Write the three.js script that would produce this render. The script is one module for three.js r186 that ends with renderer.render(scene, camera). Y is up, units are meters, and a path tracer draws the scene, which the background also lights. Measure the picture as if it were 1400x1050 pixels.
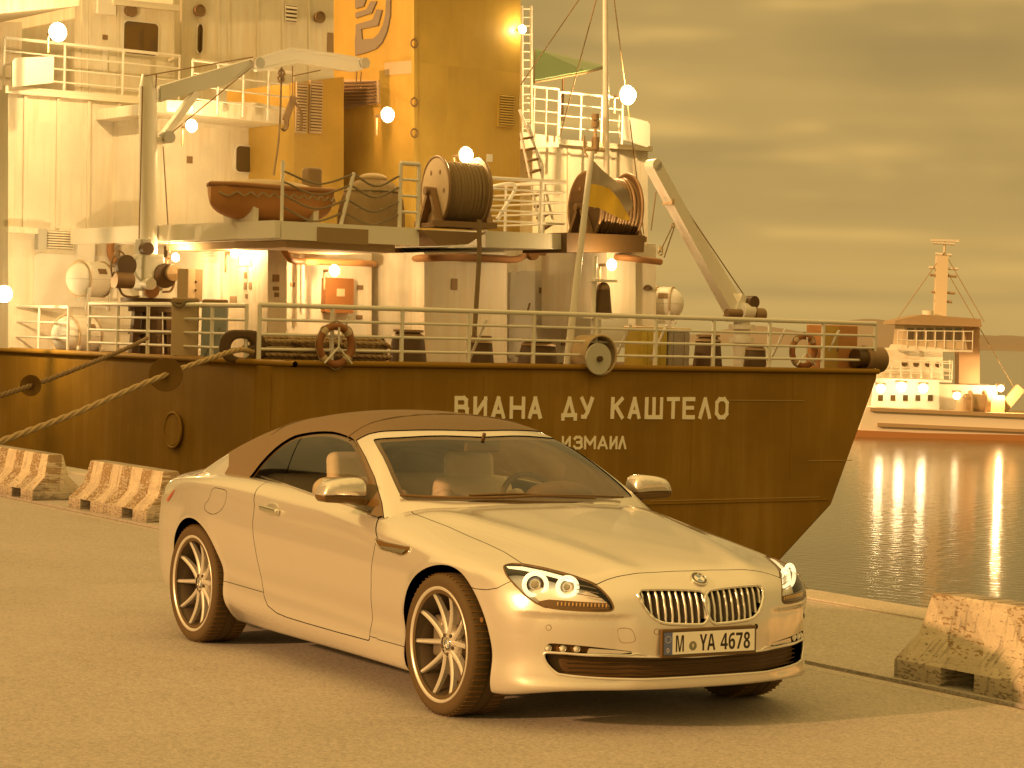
import * as THREE from 'three';
import { RoundedBoxGeometry } from 'three/addons/geometries/RoundedBoxGeometry.js';
import { mergeGeometries, mergeVertices, toCreasedNormals } from 'three/addons/utils/BufferGeometryUtils.js';
import { Brush, Evaluator, SUBTRACTION } from 'three-bvh-csg';

// ---------------------------------------------------------------- camera
const V3 = (x, y, z) => new THREE.Vector3(x, y, z);
const scene = new THREE.Scene();
const CAM = V3(9.930, 1.798, 6.589), YAW = -1.0255, PITCH = -0.020266, ROLL = 0.02656, FPX = 3331.7;
const cD = V3(Math.cos(PITCH) * Math.sin(YAW), Math.sin(PITCH), -Math.cos(PITCH) * Math.cos(YAW));
const cR0 = V3(Math.cos(YAW), 0, Math.sin(YAW)), cU0 = new THREE.Vector3().crossVectors(cR0, cD);
const cR = cR0.clone().multiplyScalar(Math.cos(ROLL)).addScaledVector(cU0, Math.sin(ROLL));
const cU = cU0.clone().multiplyScalar(Math.cos(ROLL)).addScaledVector(cR0, -Math.sin(ROLL));
const camera = new THREE.PerspectiveCamera(2 * Math.atan(525 / FPX) * 180 / Math.PI, 4 / 3, 0.1, 30000);
camera.position.copy(CAM); camera.up.copy(cU); camera.lookAt(CAM.clone().add(cD));
const ray = (px, py) => cD.clone().addScaledVector(cR, (px - 700) / FPX).addScaledVector(cU, (525 - py) / FPX);   // direction through a point of the photograph

// ---------------------------------------------------------------- sky, sun, exposure
let seed = 7;
const rnd = () => { seed = (seed + 0x6d2b79f5) | 0; let t = Math.imul(seed ^ (seed >>> 15), 1 | seed); t = (t + Math.imul(t ^ (t >>> 7), 61 | t)) ^ t; return ((t ^ (t >>> 14)) >>> 0) / 4294967296; };
const PERM = new Uint8Array(512); { const p = [...Array(256).keys()]; for (let i = 255; i > 0; i--) { const j = Math.floor(rnd() * (i + 1)); [p[i], p[j]] = [p[j], p[i]]; } for (let i = 0; i < 512; i++) PERM[i] = p[i & 255]; }
const sm = (t) => t * t * (3 - 2 * t), lerp = (a, b, t) => a + (b - a) * t, clamp = (x, a, b) => Math.min(b, Math.max(a, x));
const step = (a, b, x) => sm(clamp((x - a) / (b - a), 0, 1));
function noise2(x, y) { const xi = Math.floor(x), yi = Math.floor(y), fx = sm(x - xi), fy = sm(y - yi), a = (i, j) => PERM[PERM[(xi + i) & 255] + ((yi + j) & 255)] / 255; return lerp(lerp(a(0, 0), a(1, 0), fx), lerp(a(0, 1), a(1, 1), fx), fy); }
function fbm(x, y, n = 4) { let s = 0, a = 0.5, t = 0; for (let i = 0; i < n; i++) { s += a * noise2(x, y); t += a; x = x * 2.03 + 17.1; y = y * 2.03 + 5.7; a *= 0.5; } return s / t; }
const SUN_DIR = V3(0.05, 0.345, 1).normalize();           // towards the sun: low over the quay, beside the car
const SUN_AZ = Math.atan2(SUN_DIR.z, SUN_DIR.x);
{
  const W = 2048, H = 1024, data = new Float32Array(W * H * 4);
  for (let j = 0; j < H; j++) {
    const el = ((j + 0.5) / H - 0.5) * Math.PI, sy = Math.sin(el), t = Math.max(0, el);
    for (let i = 0; i < W; i++) {
      const az = ((i + 0.5) / W - 0.5) * 2 * Math.PI, o = (j * W + i) * 4;
      // long soft bands of cloud, seen flatter towards the horizon
      const k = 1 / (Math.max(sy, 0) + 0.10), X = az * 3.6, Y = 8.5 * Math.log(t * 9 + 1);
      const b = fbm(X * 0.9 + 3, Y * 1.5 + X * 0.22, 4), c = fbm(X * 2.6 + 40, Y * 3.4 + X * 0.5 + 9, 4), dk = fbm(X * 0.7 + 90, Y * 0.9 + 30, 3);
      let L = 0.91 + 0.36 * (b - 0.5) + 0.26 * (dk - 0.5) + 0.10 * (fbm(X * 1.7 + 11, Y * 5 + X * 0.6, 3) - 0.5);
      L += 0.30 * step(0.60, 0.84, c) * step(0.0, 0.05, t) * (1 - step(0.16, 0.5, t));
      L += 0.22 * (fbm(az * 16 + 5, t * 30 + az * 3, 4) - 0.5) * step(0.01, 0.08, t);
      L *= 1 + 0.20 * (1 - step(0.0, 0.07, t)) + 0.95 * step(0.2, 0.9, t);
      const ds = Math.cos(az - SUN_AZ) * Math.cos(el);
      L *= 1 + 0.35 * step(-0.5, 1, ds) + 0.8 * Math.pow(Math.max(0, ds), 6);
      const warm = clamp((L - 0.85) * 0.35, -0.05, 0.12);
      const g = step(-0.01, 0.0, el) * 0.85 + 0.15;
      data[o] = (0.385 + warm * 0.5) * L * g; data[o + 1] = (0.254 + warm * 0.2) * L * g; data[o + 2] = (0.083 - warm * 0.02) * L * g; data[o + 3] = 1;
    }
  }
  const sky = new THREE.DataTexture(data, W, H, THREE.RGBAFormat, THREE.FloatType);
  sky.mapping = THREE.EquirectangularReflectionMapping; sky.magFilter = THREE.LinearFilter; sky.needsUpdate = true;
  scene.background = sky; scene.environment = sky;
}
const sun = new THREE.DirectionalLight(new THREE.Color().setRGB(1, 0.49, 0.19), 2.5);
sun.position.copy(SUN_DIR).multiplyScalar(60); sun.target.position.set(0, 0, 0); sun.castShadow = true; sun.shadow.radius = 4;
Object.assign(sun.shadow.camera, { left: -45, right: 25, top: 30, bottom: -10, near: 1, far: 160 }); sun.shadow.mapSize.set(4096, 4096);
scene.add(sun, sun.target);
const renderer = new THREE.WebGLRenderer({ antialias: true });
renderer.toneMapping = THREE.LinearToneMapping; renderer.toneMappingExposure = 1.28; renderer.shadowMap.enabled = true;

// ---------------------------------------------------------------- helpers
const used = {};
const numbered = (n) => { const k = used[n] = (used[n] ?? -1) + 1; return k ? `${n}_${String(k).padStart(3, '0')}` : n; };
const rgb = (a) => new THREE.Color().setRGB(...a);
function M(color, rough = 0.6, metal = 0, extra = {}) {
  const m = new THREE.MeshPhysicalMaterial({ color: rgb(color), roughness: rough, metalness: metal, side: THREE.DoubleSide, ...extra });
  return m;
}
const plain = (g) => { if (g.index) g = g.toNonIndexed(); for (const k of Object.keys(g.attributes)) if (!['position', 'normal', 'uv'].includes(k)) g.deleteAttribute(k); if (!g.attributes.uv) g.setAttribute('uv', new THREE.Float32BufferAttribute(new Float32Array(g.attributes.position.count * 2), 2)); return g; };
const join = (gs) => (Array.isArray(gs) ? (gs.length === 1 ? gs[0] : mergeGeometries(gs.map(plain))) : gs);
function part(name, gs, m, parent) { const o = new THREE.Mesh(join(gs), m); o.name = name; o.castShadow = o.receiveShadow = true; parent.add(o); return o; }
function tag(o, label, category, group, kind) { if (label) o.userData.label = label; if (category) o.userData.category = category; if (group) o.userData.group = group; if (kind) o.userData.kind = kind; return o; }
function thing(name, label, category, pos = [0, 0, 0], turn = 0, group) { const o = new THREE.Group(); o.name = numbered(name); o.position.set(...pos); o.rotation.y = turn; scene.add(o); return tag(o, label, category, group); }
function structure(name, gs, m) { const o = part(numbered(name), gs, m, scene); o.userData.kind = 'structure'; return o; }
const tr = (g, x = 0, y = 0, z = 0, rx = 0, ry = 0, rz = 0) => { if (rx) g.rotateX(rx); if (ry) g.rotateY(ry); if (rz) g.rotateZ(rz); return g.translate(x, y, z); };
const box = (w, h, d, x = 0, y = 0, z = 0, r = 0) => tr(r ? new RoundedBoxGeometry(w, h, d, 2, Math.min(r, w / 2.01, h / 2.01, d / 2.01)) : new THREE.BoxGeometry(w, h, d), x, y, z);
function bar(a, b, r, r2 = r, n = 8, capped = true) {   // round bar between two points
  const A = V3(...a), B = V3(...b), d = B.clone().sub(A), g = new THREE.CylinderGeometry(r2, r, d.length(), n, 1, !capped);
  g.applyQuaternion(new THREE.Quaternion().setFromUnitVectors(V3(0, 1, 0), d.normalize())); return g.translate(...A.add(B).multiplyScalar(0.5).toArray());
}
function beam(a, b, w, h) {   // square bar between two points
  const A = V3(...a), B = V3(...b), d = B.clone().sub(A), L = d.length(), g = new THREE.BoxGeometry(w, L, h);
  g.applyQuaternion(new THREE.Quaternion().setFromUnitVectors(V3(0, 1, 0), d.normalize())); return g.translate(...A.add(B).multiplyScalar(0.5).toArray());
}
const tube = (pts, r, n = 24, k = 8, closed = false) => new THREE.TubeGeometry(new THREE.CatmullRomCurve3(pts.map((p) => V3(...p)), closed, 'catmullrom', 0.5), n, r, k, closed);
const disc = (r, h, n = 24) => new THREE.CylinderGeometry(r, r, h, n);   // axis along y
const ring = (R, r, k = 8, n = 32, arc) => new THREE.TorusGeometry(R, r, k, n, arc);
function extrude(pts, depth, holes = [], bevel = 0) {   // outline in x,y; from z = -depth to 0
  const s = new THREE.Shape(pts.map((p) => new THREE.Vector2(p[0], p[1])));
  for (const h of holes) s.holes.push(new THREE.Path(h.map((p) => new THREE.Vector2(p[0], p[1]))));
  const g = new THREE.ExtrudeGeometry(s, { depth: depth - 2 * bevel, bevelEnabled: bevel > 0, bevelSize: bevel, bevelThickness: bevel, bevelOffset: -bevel, bevelSegments: 2, steps: 1 });
  return g.translate(0, 0, -depth + bevel);
}
const roundRect = (x0, y0, x1, y1, r, n = 5) => { const p = []; [[x1 - r, y0 + r, -90], [x1 - r, y1 - r, 0], [x0 + r, y1 - r, 90], [x0 + r, y0 + r, 180]].forEach(([cx, cy, a]) => { for (let i = 0; i <= n; i++) { const t = (a + 90 * i / n) * Math.PI / 180; p.push([cx + r * Math.cos(t), cy + r * Math.sin(t)]); } }); return p; };
function canvasTex(w, h, draw, srgb = true) { const c = document.createElement('canvas'); c.width = w; c.height = h; draw(c.getContext('2d'), w, h); const t = new THREE.CanvasTexture(c); if (srgb) t.colorSpace = THREE.SRGBColorSpace; t.wrapS = t.wrapT = THREE.RepeatWrapping; return t; }
function noiseTex(n, f, srgb = false) { const d = new Uint8Array(n * n * 4); for (let j = 0; j < n; j++) for (let i = 0; i < n; i++) { const v = f(i / n, j / n), o = (j * n + i) * 4; for (let c = 0; c < 3; c++) d[o + c] = clamp(255 * (Array.isArray(v) ? v[c] : v), 0, 255); d[o + 3] = 255; } const t = new THREE.DataTexture(d, n, n); t.magFilter = THREE.LinearFilter; t.wrapS = t.wrapT = THREE.RepeatWrapping; if (srgb) t.colorSpace = THREE.SRGBColorSpace; t.needsUpdate = true; return t; }
const again = (t, x, y = x) => { const c = t.clone(); c.repeat.set(x, y); c.needsUpdate = true; return c; };
// uv in metres from the two axes along which a face lies
function metreUV(g) { g = plain(g); const p = g.attributes.position, n = g.attributes.normal, u = g.attributes.uv; for (let i = 0; i < p.count; i++) { const a = Math.abs(n.getX(i)), b = Math.abs(n.getY(i)), c = Math.abs(n.getZ(i)); if (b >= a && b >= c) u.setXY(i, p.getX(i), p.getZ(i)); else if (c >= a) u.setXY(i, p.getX(i), p.getY(i)); else u.setXY(i, p.getZ(i), p.getY(i)); } return g; }
// ================================================================ the car
// A natural cubic spline through a table, sampled finely for speed
function spline(tab, lo = tab[0][0], hi = tab[tab.length - 1][0]) {
  const n = tab.length, x = tab.map((t) => t[0]), y = tab.map((t) => t[1]), m = new Float64Array(n), c = new Float64Array(n), d = new Float64Array(n);
  for (let i = 1; i < n - 1; i++) { const h0 = x[i] - x[i - 1], h1 = x[i + 1] - x[i], w = 2 * (h0 + h1) - h0 * c[i - 1]; c[i] = h1 / w; d[i] = (6 * ((y[i + 1] - y[i]) / h1 - (y[i] - y[i - 1]) / h0) - h0 * d[i - 1]) / w; }
  for (let i = n - 2; i > 0; i--) m[i] = d[i] - c[i] * m[i + 1];
  const N = 2400, L = new Float64Array(N + 2), sc = N / (hi - lo);
  for (let k = 0, i = 0; k <= N + 1; k++) { const t = Math.min(hi, lo + k / sc); while (i < n - 2 && t > x[i + 1]) i++; const h = x[i + 1] - x[i], a = (x[i + 1] - t) / h, b = 1 - a; L[k] = a * y[i] + b * y[i + 1] + ((a * a * a - a) * m[i] + (b * b * b - b) * m[i + 1]) * h * h / 6; }
  return (t) => { const s = (t < lo ? 0 : t > hi ? hi - lo : t - lo) * sc, k = s | 0; return L[k] + (L[k + 1] - L[k]) * (s - k); };
}
const smax = (a, b, k) => { const h = Math.max(k - Math.abs(a - b), 0); return Math.max(a, b) + h * h / (4 * k); };
const Wid = spline([[-4.15, .76], [-3.8, .865], [-3.4, .918], [-2.9, .947], [-2.4, .942], [-1.9, .928], [-1.2, .920], [-.6, .925], [-.1, .938], [.3, .928], [.6, .897], [1.0, .82]]);
const swY = spline([[-4.1, .90], [-3.4, .905], [-2.713, .885], [-1.94, .830], [-1.243, .806], [-.667, .778], [-.2, .762], [.5, .74], [1, .72]]);
const sec = spline([[-.75, .16], [-.66, .085], [-.60, .048], [-.54, .036], [-.48, .040], [-.42, .044], [-.34, .026], [-.24, .010], [-.14, .005], [-.06, .012], [-.012, .014], [.012, .017], [.05, .036], [.10, .079], [.15, .128], [.24, .24]]);
const topY = spline([[-4.3, .74], [-4.05, .88], [-3.9, .938], [-3.75, .962], [-3.5, .985], [-3.2, 1.0], [-2.9, 1.0], [-2.5, .988], [-2, .965], [-1.4, .955], [-.9, .962], [-.6, .945], [-.3, .908], [0, .868], [.2, .838], [.4, .803], [.6, .761], [.74, .720], [.85, .668], [1.05, .54]]);
const crown = spline([[-4.2, .10], [-3.5, .07], [-2.9, .035], [-2.4, .015], [-1.4, .018], [-.9, .045], [-.5, .064], [0, .070], [.5, .072], [1, .085]]);
const domeZ = spline([[-.9, .66], [-.5, .58], [0, .48], [.4, .40], [.75, .33], [1, .3]]);
const froX = spline([[.0, .60], [.10, .755], [.16, .835], [.205, .868], [.26, .872], [.36, .864], [.42, .868], [.52, .866], [.60, .846], [.66, .822], [.70, .792], [.74, .742], [.80, .62], [.9, .3]]);
const froC = spline([[0, 0], [.2, .008], [.4, .040], [.55, .090], [.65, .146], [.75, .232], [.83, .338], [.88, .455], [.92, .62], [.97, .95]]);
const reaX = spline([[0, -3.6], [.2, -3.86], [.35, -3.97], [.5, -4.01], [.65, -4.0], [.8, -3.96], [.9, -3.89], [1.0, -3.75]]);
const reaC = spline([[0, 0], [.4, .055], [.6, .14], [.75, .28], [.85, .46], [.93, .76], [.98, 1.1]]);
const slope = (f, t) => (f(t + .01) - f(t - .01)) / .02;
function body(x, y, z) {
  z = Math.abs(z);
  const dA = y > .18 && y < .85 ? Math.min(Math.hypot(x, y - .335), Math.hypot(x + 2.855, y - .335)) : 9, lipA = dA < .5 ? .009 * Math.exp(-(((dA - .375) / .032) ** 2)) : 0;
  const side = (z - Wid(x) + sec(y - swY(x)) - lipA) * 0.93;
  const zz = z / .7, top = (y - topY(x) + crown(x) * zz * zz * (0.55 + 0.45 * zz) - (x > -1 ? .013 * step(-.95, -.4, x) * Math.exp(-(((z - domeZ(x)) / .085) ** 2)) : 0)) * 0.95;
  const fs = slope(froC, z), front = (x - froX(y) + froC(z) + (x > .2 && z < .95 ? .018 * step(.89, .78, z + .35 * Math.max(0, y - .44)) * step(.548, .526, y) * step(.36, .47, z) * step(.19, .25, y) : 0)) / Math.sqrt(1 + fs * fs);
  const rs = slope(reaC, z), rear = (reaX(y) - x + reaC(z)) / Math.sqrt(1 + rs * rs);
  const kt = x > -.8 ? .115 : .06 + .055 * step(-1.4, -.8, x);
  let f = smax(side, top, kt);
  f = smax(f, front, .07); f = smax(f, rear, .07);
  return smax(f, .15 + .05 * step(.38, .78, x) - y, .025);
}
const ghZ = spline([[.80, .885], [.90, .828], [.96, .793], [1.05, .738], [1.15, .667], [1.25, .585], [1.33, .50], [1.42, .38]]);
const ghW = spline([[-4.0, .26], [-3.5, .135], [-3.0, .055], [-2.5, .012], [-2, 0], [-1.3, 0], [-.9, .01], [-.4, .03]]);
const rofY = spline([[-4.0, .78], [-3.75, .90], [-3.5, 1.005], [-3.3, 1.085], [-3.1, 1.158], [-2.8, 1.250], [-2.5, 1.315], [-2.2, 1.350], [-1.9, 1.360], [-1.6, 1.347], [-1.35, 1.312], [-1.0, 1.23], [-.5, 1.05]]);
const wsX = spline([[.8, -.33], [.93, -.545], [.98, -.635], [1.1, -.878], [1.2, -1.092], [1.29, -1.312], [1.40, -1.60]]);
const wsC = spline([[0, 0], [.3, .035], [.5, .105], [.65, .19], [.8, .31], [1, .5]]);
function house(x, y, z) {
  z = Math.abs(z);
  const side = (z - ghZ(y) + ghW(x)) * .86, top = (y - rofY(x) + .085 * (z / .6) ** 2.2) * .93;
  const front = (x - wsX(y) + wsC(z)) * .42;
  let f = smax(side, top, .10); f = smax(f, front, .045);
  return f;
}
function grad(f, x, y, z, e = .004) { return [(f(x + e, y, z) - f(x - e, y, z)) / (2 * e), (f(x, y + e, z) - f(x, y - e, z)) / (2 * e), (f(x, y, z + e) - f(x, y, z - e)) / (2 * e)]; }
// the zero surface of a field as a fine mesh {p, i} of the half z >= 0
function surface(f, lo, hi, h) {
  const n = [0, 1, 2].map((k) => Math.ceil((hi[k] - lo[k]) / h) + 1), [nx, ny, nz] = n, v = new Float32Array(nx * ny * nz), id = (i, j, k) => (k * ny + j) * nx + i;
  for (let k = 0; k < nz; k++) for (let j = 0; j < ny; j++) for (let i = 0; i < nx; i++) v[id(i, j, k)] = f(lo[0] + i * h, lo[1] + j * h, lo[2] + k * h);
  const vert = new Int32Array(v.length).fill(-1), p = [], q = [];
  const E = [[0, 1], [0, 2], [0, 4], [1, 3], [1, 5], [2, 3], [2, 6], [3, 7], [4, 5], [4, 6], [5, 7], [6, 7]];
  for (let k = 0; k < nz - 1; k++) for (let j = 0; j < ny - 1; j++) for (let i = 0; i < nx - 1; i++) {
    const c = []; let m = 0; for (let b = 0; b < 8; b++) { const s = v[id(i + (b & 1), j + ((b >> 1) & 1), k + (b >> 2))]; c.push(s); if (s < 0) m |= 1 << b; }
    if (m === 0 || m === 255) continue;
    let X = 0, Y = 0, Z = 0, t = 0;
    for (const [a, b] of E) if ((c[a] < 0) !== (c[b] < 0)) { const s = c[a] / (c[a] - c[b]); X += lerp(a & 1, b & 1, s); Y += lerp((a >> 1) & 1, (b >> 1) & 1, s); Z += lerp(a >> 2, b >> 2, s); t++; }
    let P = [lo[0] + (i + X / t) * h, lo[1] + (j + Y / t) * h, lo[2] + (k + Z / t) * h];
    for (let r = 0; r < 3; r++) { const g = grad(f, ...P), d = f(...P), l = g[0] * g[0] + g[1] * g[1] + g[2] * g[2]; const s = clamp(d / Math.max(l, .05), -h, h); P = [P[0] - g[0] * s, P[1] - g[1] * s, P[2] - g[2] * s]; }
    vert[id(i, j, k)] = p.length / 3; p.push(...P);
  }
  const quad = (a, b, c, d, flip) => { if (a < 0 || b < 0 || c < 0 || d < 0) return; flip ? q.push(a, c, b, a, d, c) : q.push(a, b, c, a, c, d); };
  for (let k = 1; k < nz - 1; k++) for (let j = 1; j < ny - 1; j++) for (let i = 1; i < nx - 1; i++) {
    const s = v[id(i, j, k)] < 0;
    if (s !== (v[id(i + 1, j, k)] < 0)) quad(vert[id(i, j - 1, k - 1)], vert[id(i, j, k - 1)], vert[id(i, j, k)], vert[id(i, j - 1, k)], !s);
    if (s !== (v[id(i, j + 1, k)] < 0)) quad(vert[id(i - 1, j, k - 1)], vert[id(i - 1, j, k)], vert[id(i, j, k)], vert[id(i, j, k - 1)], !s);
    if (s !== (v[id(i, j, k + 1)] < 0)) quad(vert[id(i - 1, j - 1, k)], vert[id(i, j - 1, k)], vert[id(i, j, k)], vert[id(i - 1, j, k)], !s);
  }
  return { p, i: q };
}
// keeps the part of a mesh where val(x, y, z) < 0, cutting the triangles on the border
function cut(m, val) {
  const n = m.p.length / 3, v = new Float64Array(n); for (let a = 0; a < n; a++) v[a] = val(m.p[3 * a], m.p[3 * a + 1], m.p[3 * a + 2]);
  const p = [], q = [], map = new Int32Array(n).fill(-1), cutMap = new Map();
  const keep = (a) => { if (map[a] < 0) { map[a] = p.length / 3; p.push(m.p[3 * a], m.p[3 * a + 1], m.p[3 * a + 2]); } return map[a]; };
  const mid = (a, b) => { const key = a < b ? a * n + b : b * n + a; if (!cutMap.has(key)) { const t = v[a] / (v[a] - v[b]); cutMap.set(key, p.length / 3); for (let c = 0; c < 3; c++) p.push(lerp(m.p[3 * a + c], m.p[3 * b + c], t)); } return cutMap.get(key); };
  for (let t = 0; t < m.i.length; t += 3) {
    const T = [m.i[t], m.i[t + 1], m.i[t + 2]], s = T.map((a) => v[a] < 0), k = s.filter(Boolean).length;
    if (k === 3) q.push(keep(T[0]), keep(T[1]), keep(T[2]));
    else if (k === 1) { const a = s.indexOf(true), A = T[a], B = T[(a + 1) % 3], C = T[(a + 2) % 3]; q.push(keep(A), mid(A, B), mid(A, C)); }
    else if (k === 2) { const a = s.indexOf(false), A = T[a], B = T[(a + 1) % 3], C = T[(a + 2) % 3]; const ab = mid(A, B), ac = mid(A, C); q.push(ab, keep(B), keep(C), ab, keep(C), ac); }
  }
  return { p, i: q };
}
const polyDist = (P) => (x, y) => { let d = 1e9, inside = false; for (let i = 0, j = P.length - 1; i < P.length; j = i++) { const [ax, ay] = P[j], [bx, by] = P[i], ex = bx - ax, ey = by - ay, t = clamp(((x - ax) * ex + (y - ay) * ey) / (ex * ex + ey * ey), 0, 1), dx = x - ax - ex * t, dy = y - ay - ey * t; d = Math.min(d, dx * dx + dy * dy); if ((ay > y) !== (by > y) && x < ax + (y - ay) / (by - ay) * ex) inside = !inside; } return (inside ? -1 : 1) * Math.sqrt(d); };
const both = (mesh, sdf, g = .002) => [cut(mesh, (x, y, z) => sdf(x, y, z) + g), cut(mesh, (x, y, z) => g - sdf(x, y, z))];
// smooth-normalled geometry of a cut mesh, with an edge turned inwards, optionally mirrored onto the other side
function panel(m, f, { edge = .012, sides = 'both', offset = 0, wallsOnly = false } = {}) {
  const n = m.p.length / 3, N = new Float32Array(n * 3), P = Float32Array.from(m.p);
  for (let a = 0; a < n; a++) { const g = grad(f, P[3 * a], P[3 * a + 1], P[3 * a + 2]), l = Math.hypot(...g) || 1; for (let c = 0; c < 3; c++) { N[3 * a + c] = g[c] / l; } }
  if (offset) for (let a = 0; a < 3 * n; a++) P[a] += N[a] * offset;
  const pos = [...P], nor = [...N], idx = wallsOnly ? [] : [...m.i];
  if (edge) {
    const E = new Map(); for (let t = 0; t < m.i.length; t += 3) for (let k = 0; k < 3; k++) { const a = m.i[t + k], b = m.i[t + (k + 1) % 3]; E.set(a < b ? a + '_' + b : b + '_' + a, E.has(a < b ? a + '_' + b : b + '_' + a) ? null : [a, b]); }
    for (const e of E.values()) if (e) {
      const [a, b] = e; if (Math.abs(P[3 * a + 2]) < .004 && Math.abs(P[3 * b + 2]) < .004) continue;
      const k = pos.length / 3, A = [P[3 * a], P[3 * a + 1], P[3 * a + 2]], B = [P[3 * b], P[3 * b + 1], P[3 * b + 2]];
      const fn = V3(B[0] - A[0], B[1] - A[1], B[2] - A[2]).cross(V3(N[3 * a], N[3 * a + 1], N[3 * a + 2])).normalize();
      for (const [Q, i, s] of [[A, a, 0], [B, b, 0], [B, b, 1], [A, a, 1]]) { for (let c = 0; c < 3; c++) pos.push(Q[c] - s * edge * N[3 * i + c]); nor.push(fn.x, fn.y, fn.z); }
      idx.push(k, k + 1, k + 2, k, k + 2, k + 3);
    }
  }
  const make = (s) => { const g = new THREE.BufferGeometry(), q = s > 0 ? pos : pos.map((v, i) => (i % 3 === 2 ? -v : v)), w = s > 0 ? nor : nor.map((v, i) => (i % 3 === 2 ? -v : v)); g.setAttribute('position', new THREE.Float32BufferAttribute(q, 3)); g.setAttribute('normal', new THREE.Float32BufferAttribute(w, 3)); g.setAttribute('uv', new THREE.Float32BufferAttribute(q.reduce((o, v, i) => { if (i % 3 === 0) o.push(v); else if (i % 3 === 1) o.push(v); return o; }, []), 2)); const id = s > 0 ? idx : idx.slice(); if (s < 0) for (let t = 0; t < id.length; t += 3) [id[t + 1], id[t + 2]] = [id[t + 2], id[t + 1]]; g.setIndex(id); return g; };
  if (sides === 'right') return make(1); if (sides === 'left') return make(-1);
  return mergeGeometries([make(1), make(-1)]);
}
const cast = (f, px, py, t0 = 9, t1 = 17) => { const d = ray(px, py); let a = t0; for (let t = t0; t < t1; t += .01) { const P = CAM.clone().addScaledVector(d, t); if (f(P.x, P.y, P.z) < 0) { let lo = a, hi = t; for (let k = 0; k < 20; k++) { const m = (lo + hi) / 2, Q = CAM.clone().addScaledVector(d, m); f(Q.x, Q.y, Q.z) < 0 ? hi = m : lo = m; } return CAM.clone().addScaledVector(d, hi); } a = t; } return null; };
const trace = (f, pts) => pts.map(([x, y]) => { const P = cast(f, x, y); if (!P) console.warn('no hit', x, y); return P; }).filter(Boolean);
// a 2-D frame to lay an outline out in: A across, B up, looking along D (given for the side z > 0)
const frameOf = (D) => { const d = V3(...D).normalize(), A = V3(0, 1, 0).cross(d).normalize(), B = d.clone().cross(A); return { d, to: (P) => [P.x * A.x + P.y * A.y + P.z * A.z, P.x * B.x + P.y * B.y + P.z * B.z], xyz: (x, y, z) => [x * A.x + y * A.y + z * A.z, x * B.x + y * B.y + z * B.z], back: (a, b, c) => V3(0, 0, 0).addScaledVector(A, a).addScaledVector(B, b).addScaledVector(d, c) }; };
// smoother outline
const smoothed = (P, n = 4, closed = true) => new THREE.CatmullRomCurve3(P.map((p) => V3(p[0], p[1], 0)), closed, 'catmullrom', .5).getPoints(P.length * n).slice(0, closed ? -1 : undefined).map((p) => [p.x, p.y]);
const C = {
  paint: M([.77, .735, .68], .25, .6, { clearcoat: 1, clearcoatRoughness: .04 }),
  dark: M([.20, .10, .02], .7), trim: M([.13, .07, .015], .35), rubber: M([.09, .056, .018], .8), chrome: M([.82, .80, .76], .12, 1), silver: M([.72, .70, .66], .28, .8),
  cloth: M([.165, .118, .062], .95, 0, { sheen: .25, sheenRoughness: .8, sheenColor: rgb([.4, .33, .22]) }),
  glass: M([.80, .77, .70], .03, 0, { transmission: 1, thickness: 0, ior: 1.5 }), clear: M([.97, .96, .93], .02, 0, { transmission: 1, thickness: 0, ior: 1.45 }),
  leather: M([.84, .76, .62], .6), black: M([.10, .05, .008], .5), lampSilver: M([.93, .90, .83], .4, 0), amber: M([.62, .40, .16], .3), red: M([.55, .06, .02], .25, 0, { clearcoat: 1 }),
  halo: M([.9, .88, .8], .3, 0, { emissive: rgb([1, .82, .45]), emissiveIntensity: .9 }), led: M([.85, .85, .8], .25),
  alloy: M([.78, .75, .69], .3, .55), alloyDark: M([.10, .07, .04], .5, .3), disc: M([.30, .25, .19], .4, .6), plastic: M([.13, .075, .028], .55),
};
const ctex = noiseTex(128, (u, v) => .5 + .5 * ((Math.floor(u * 64) + Math.floor(v * 64)) % 2 ? .4 : -.4) + .2 * (rnd() - .5));
C.cloth.bumpMap = again(ctex, 6); C.cloth.bumpScale = .0015;
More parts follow.
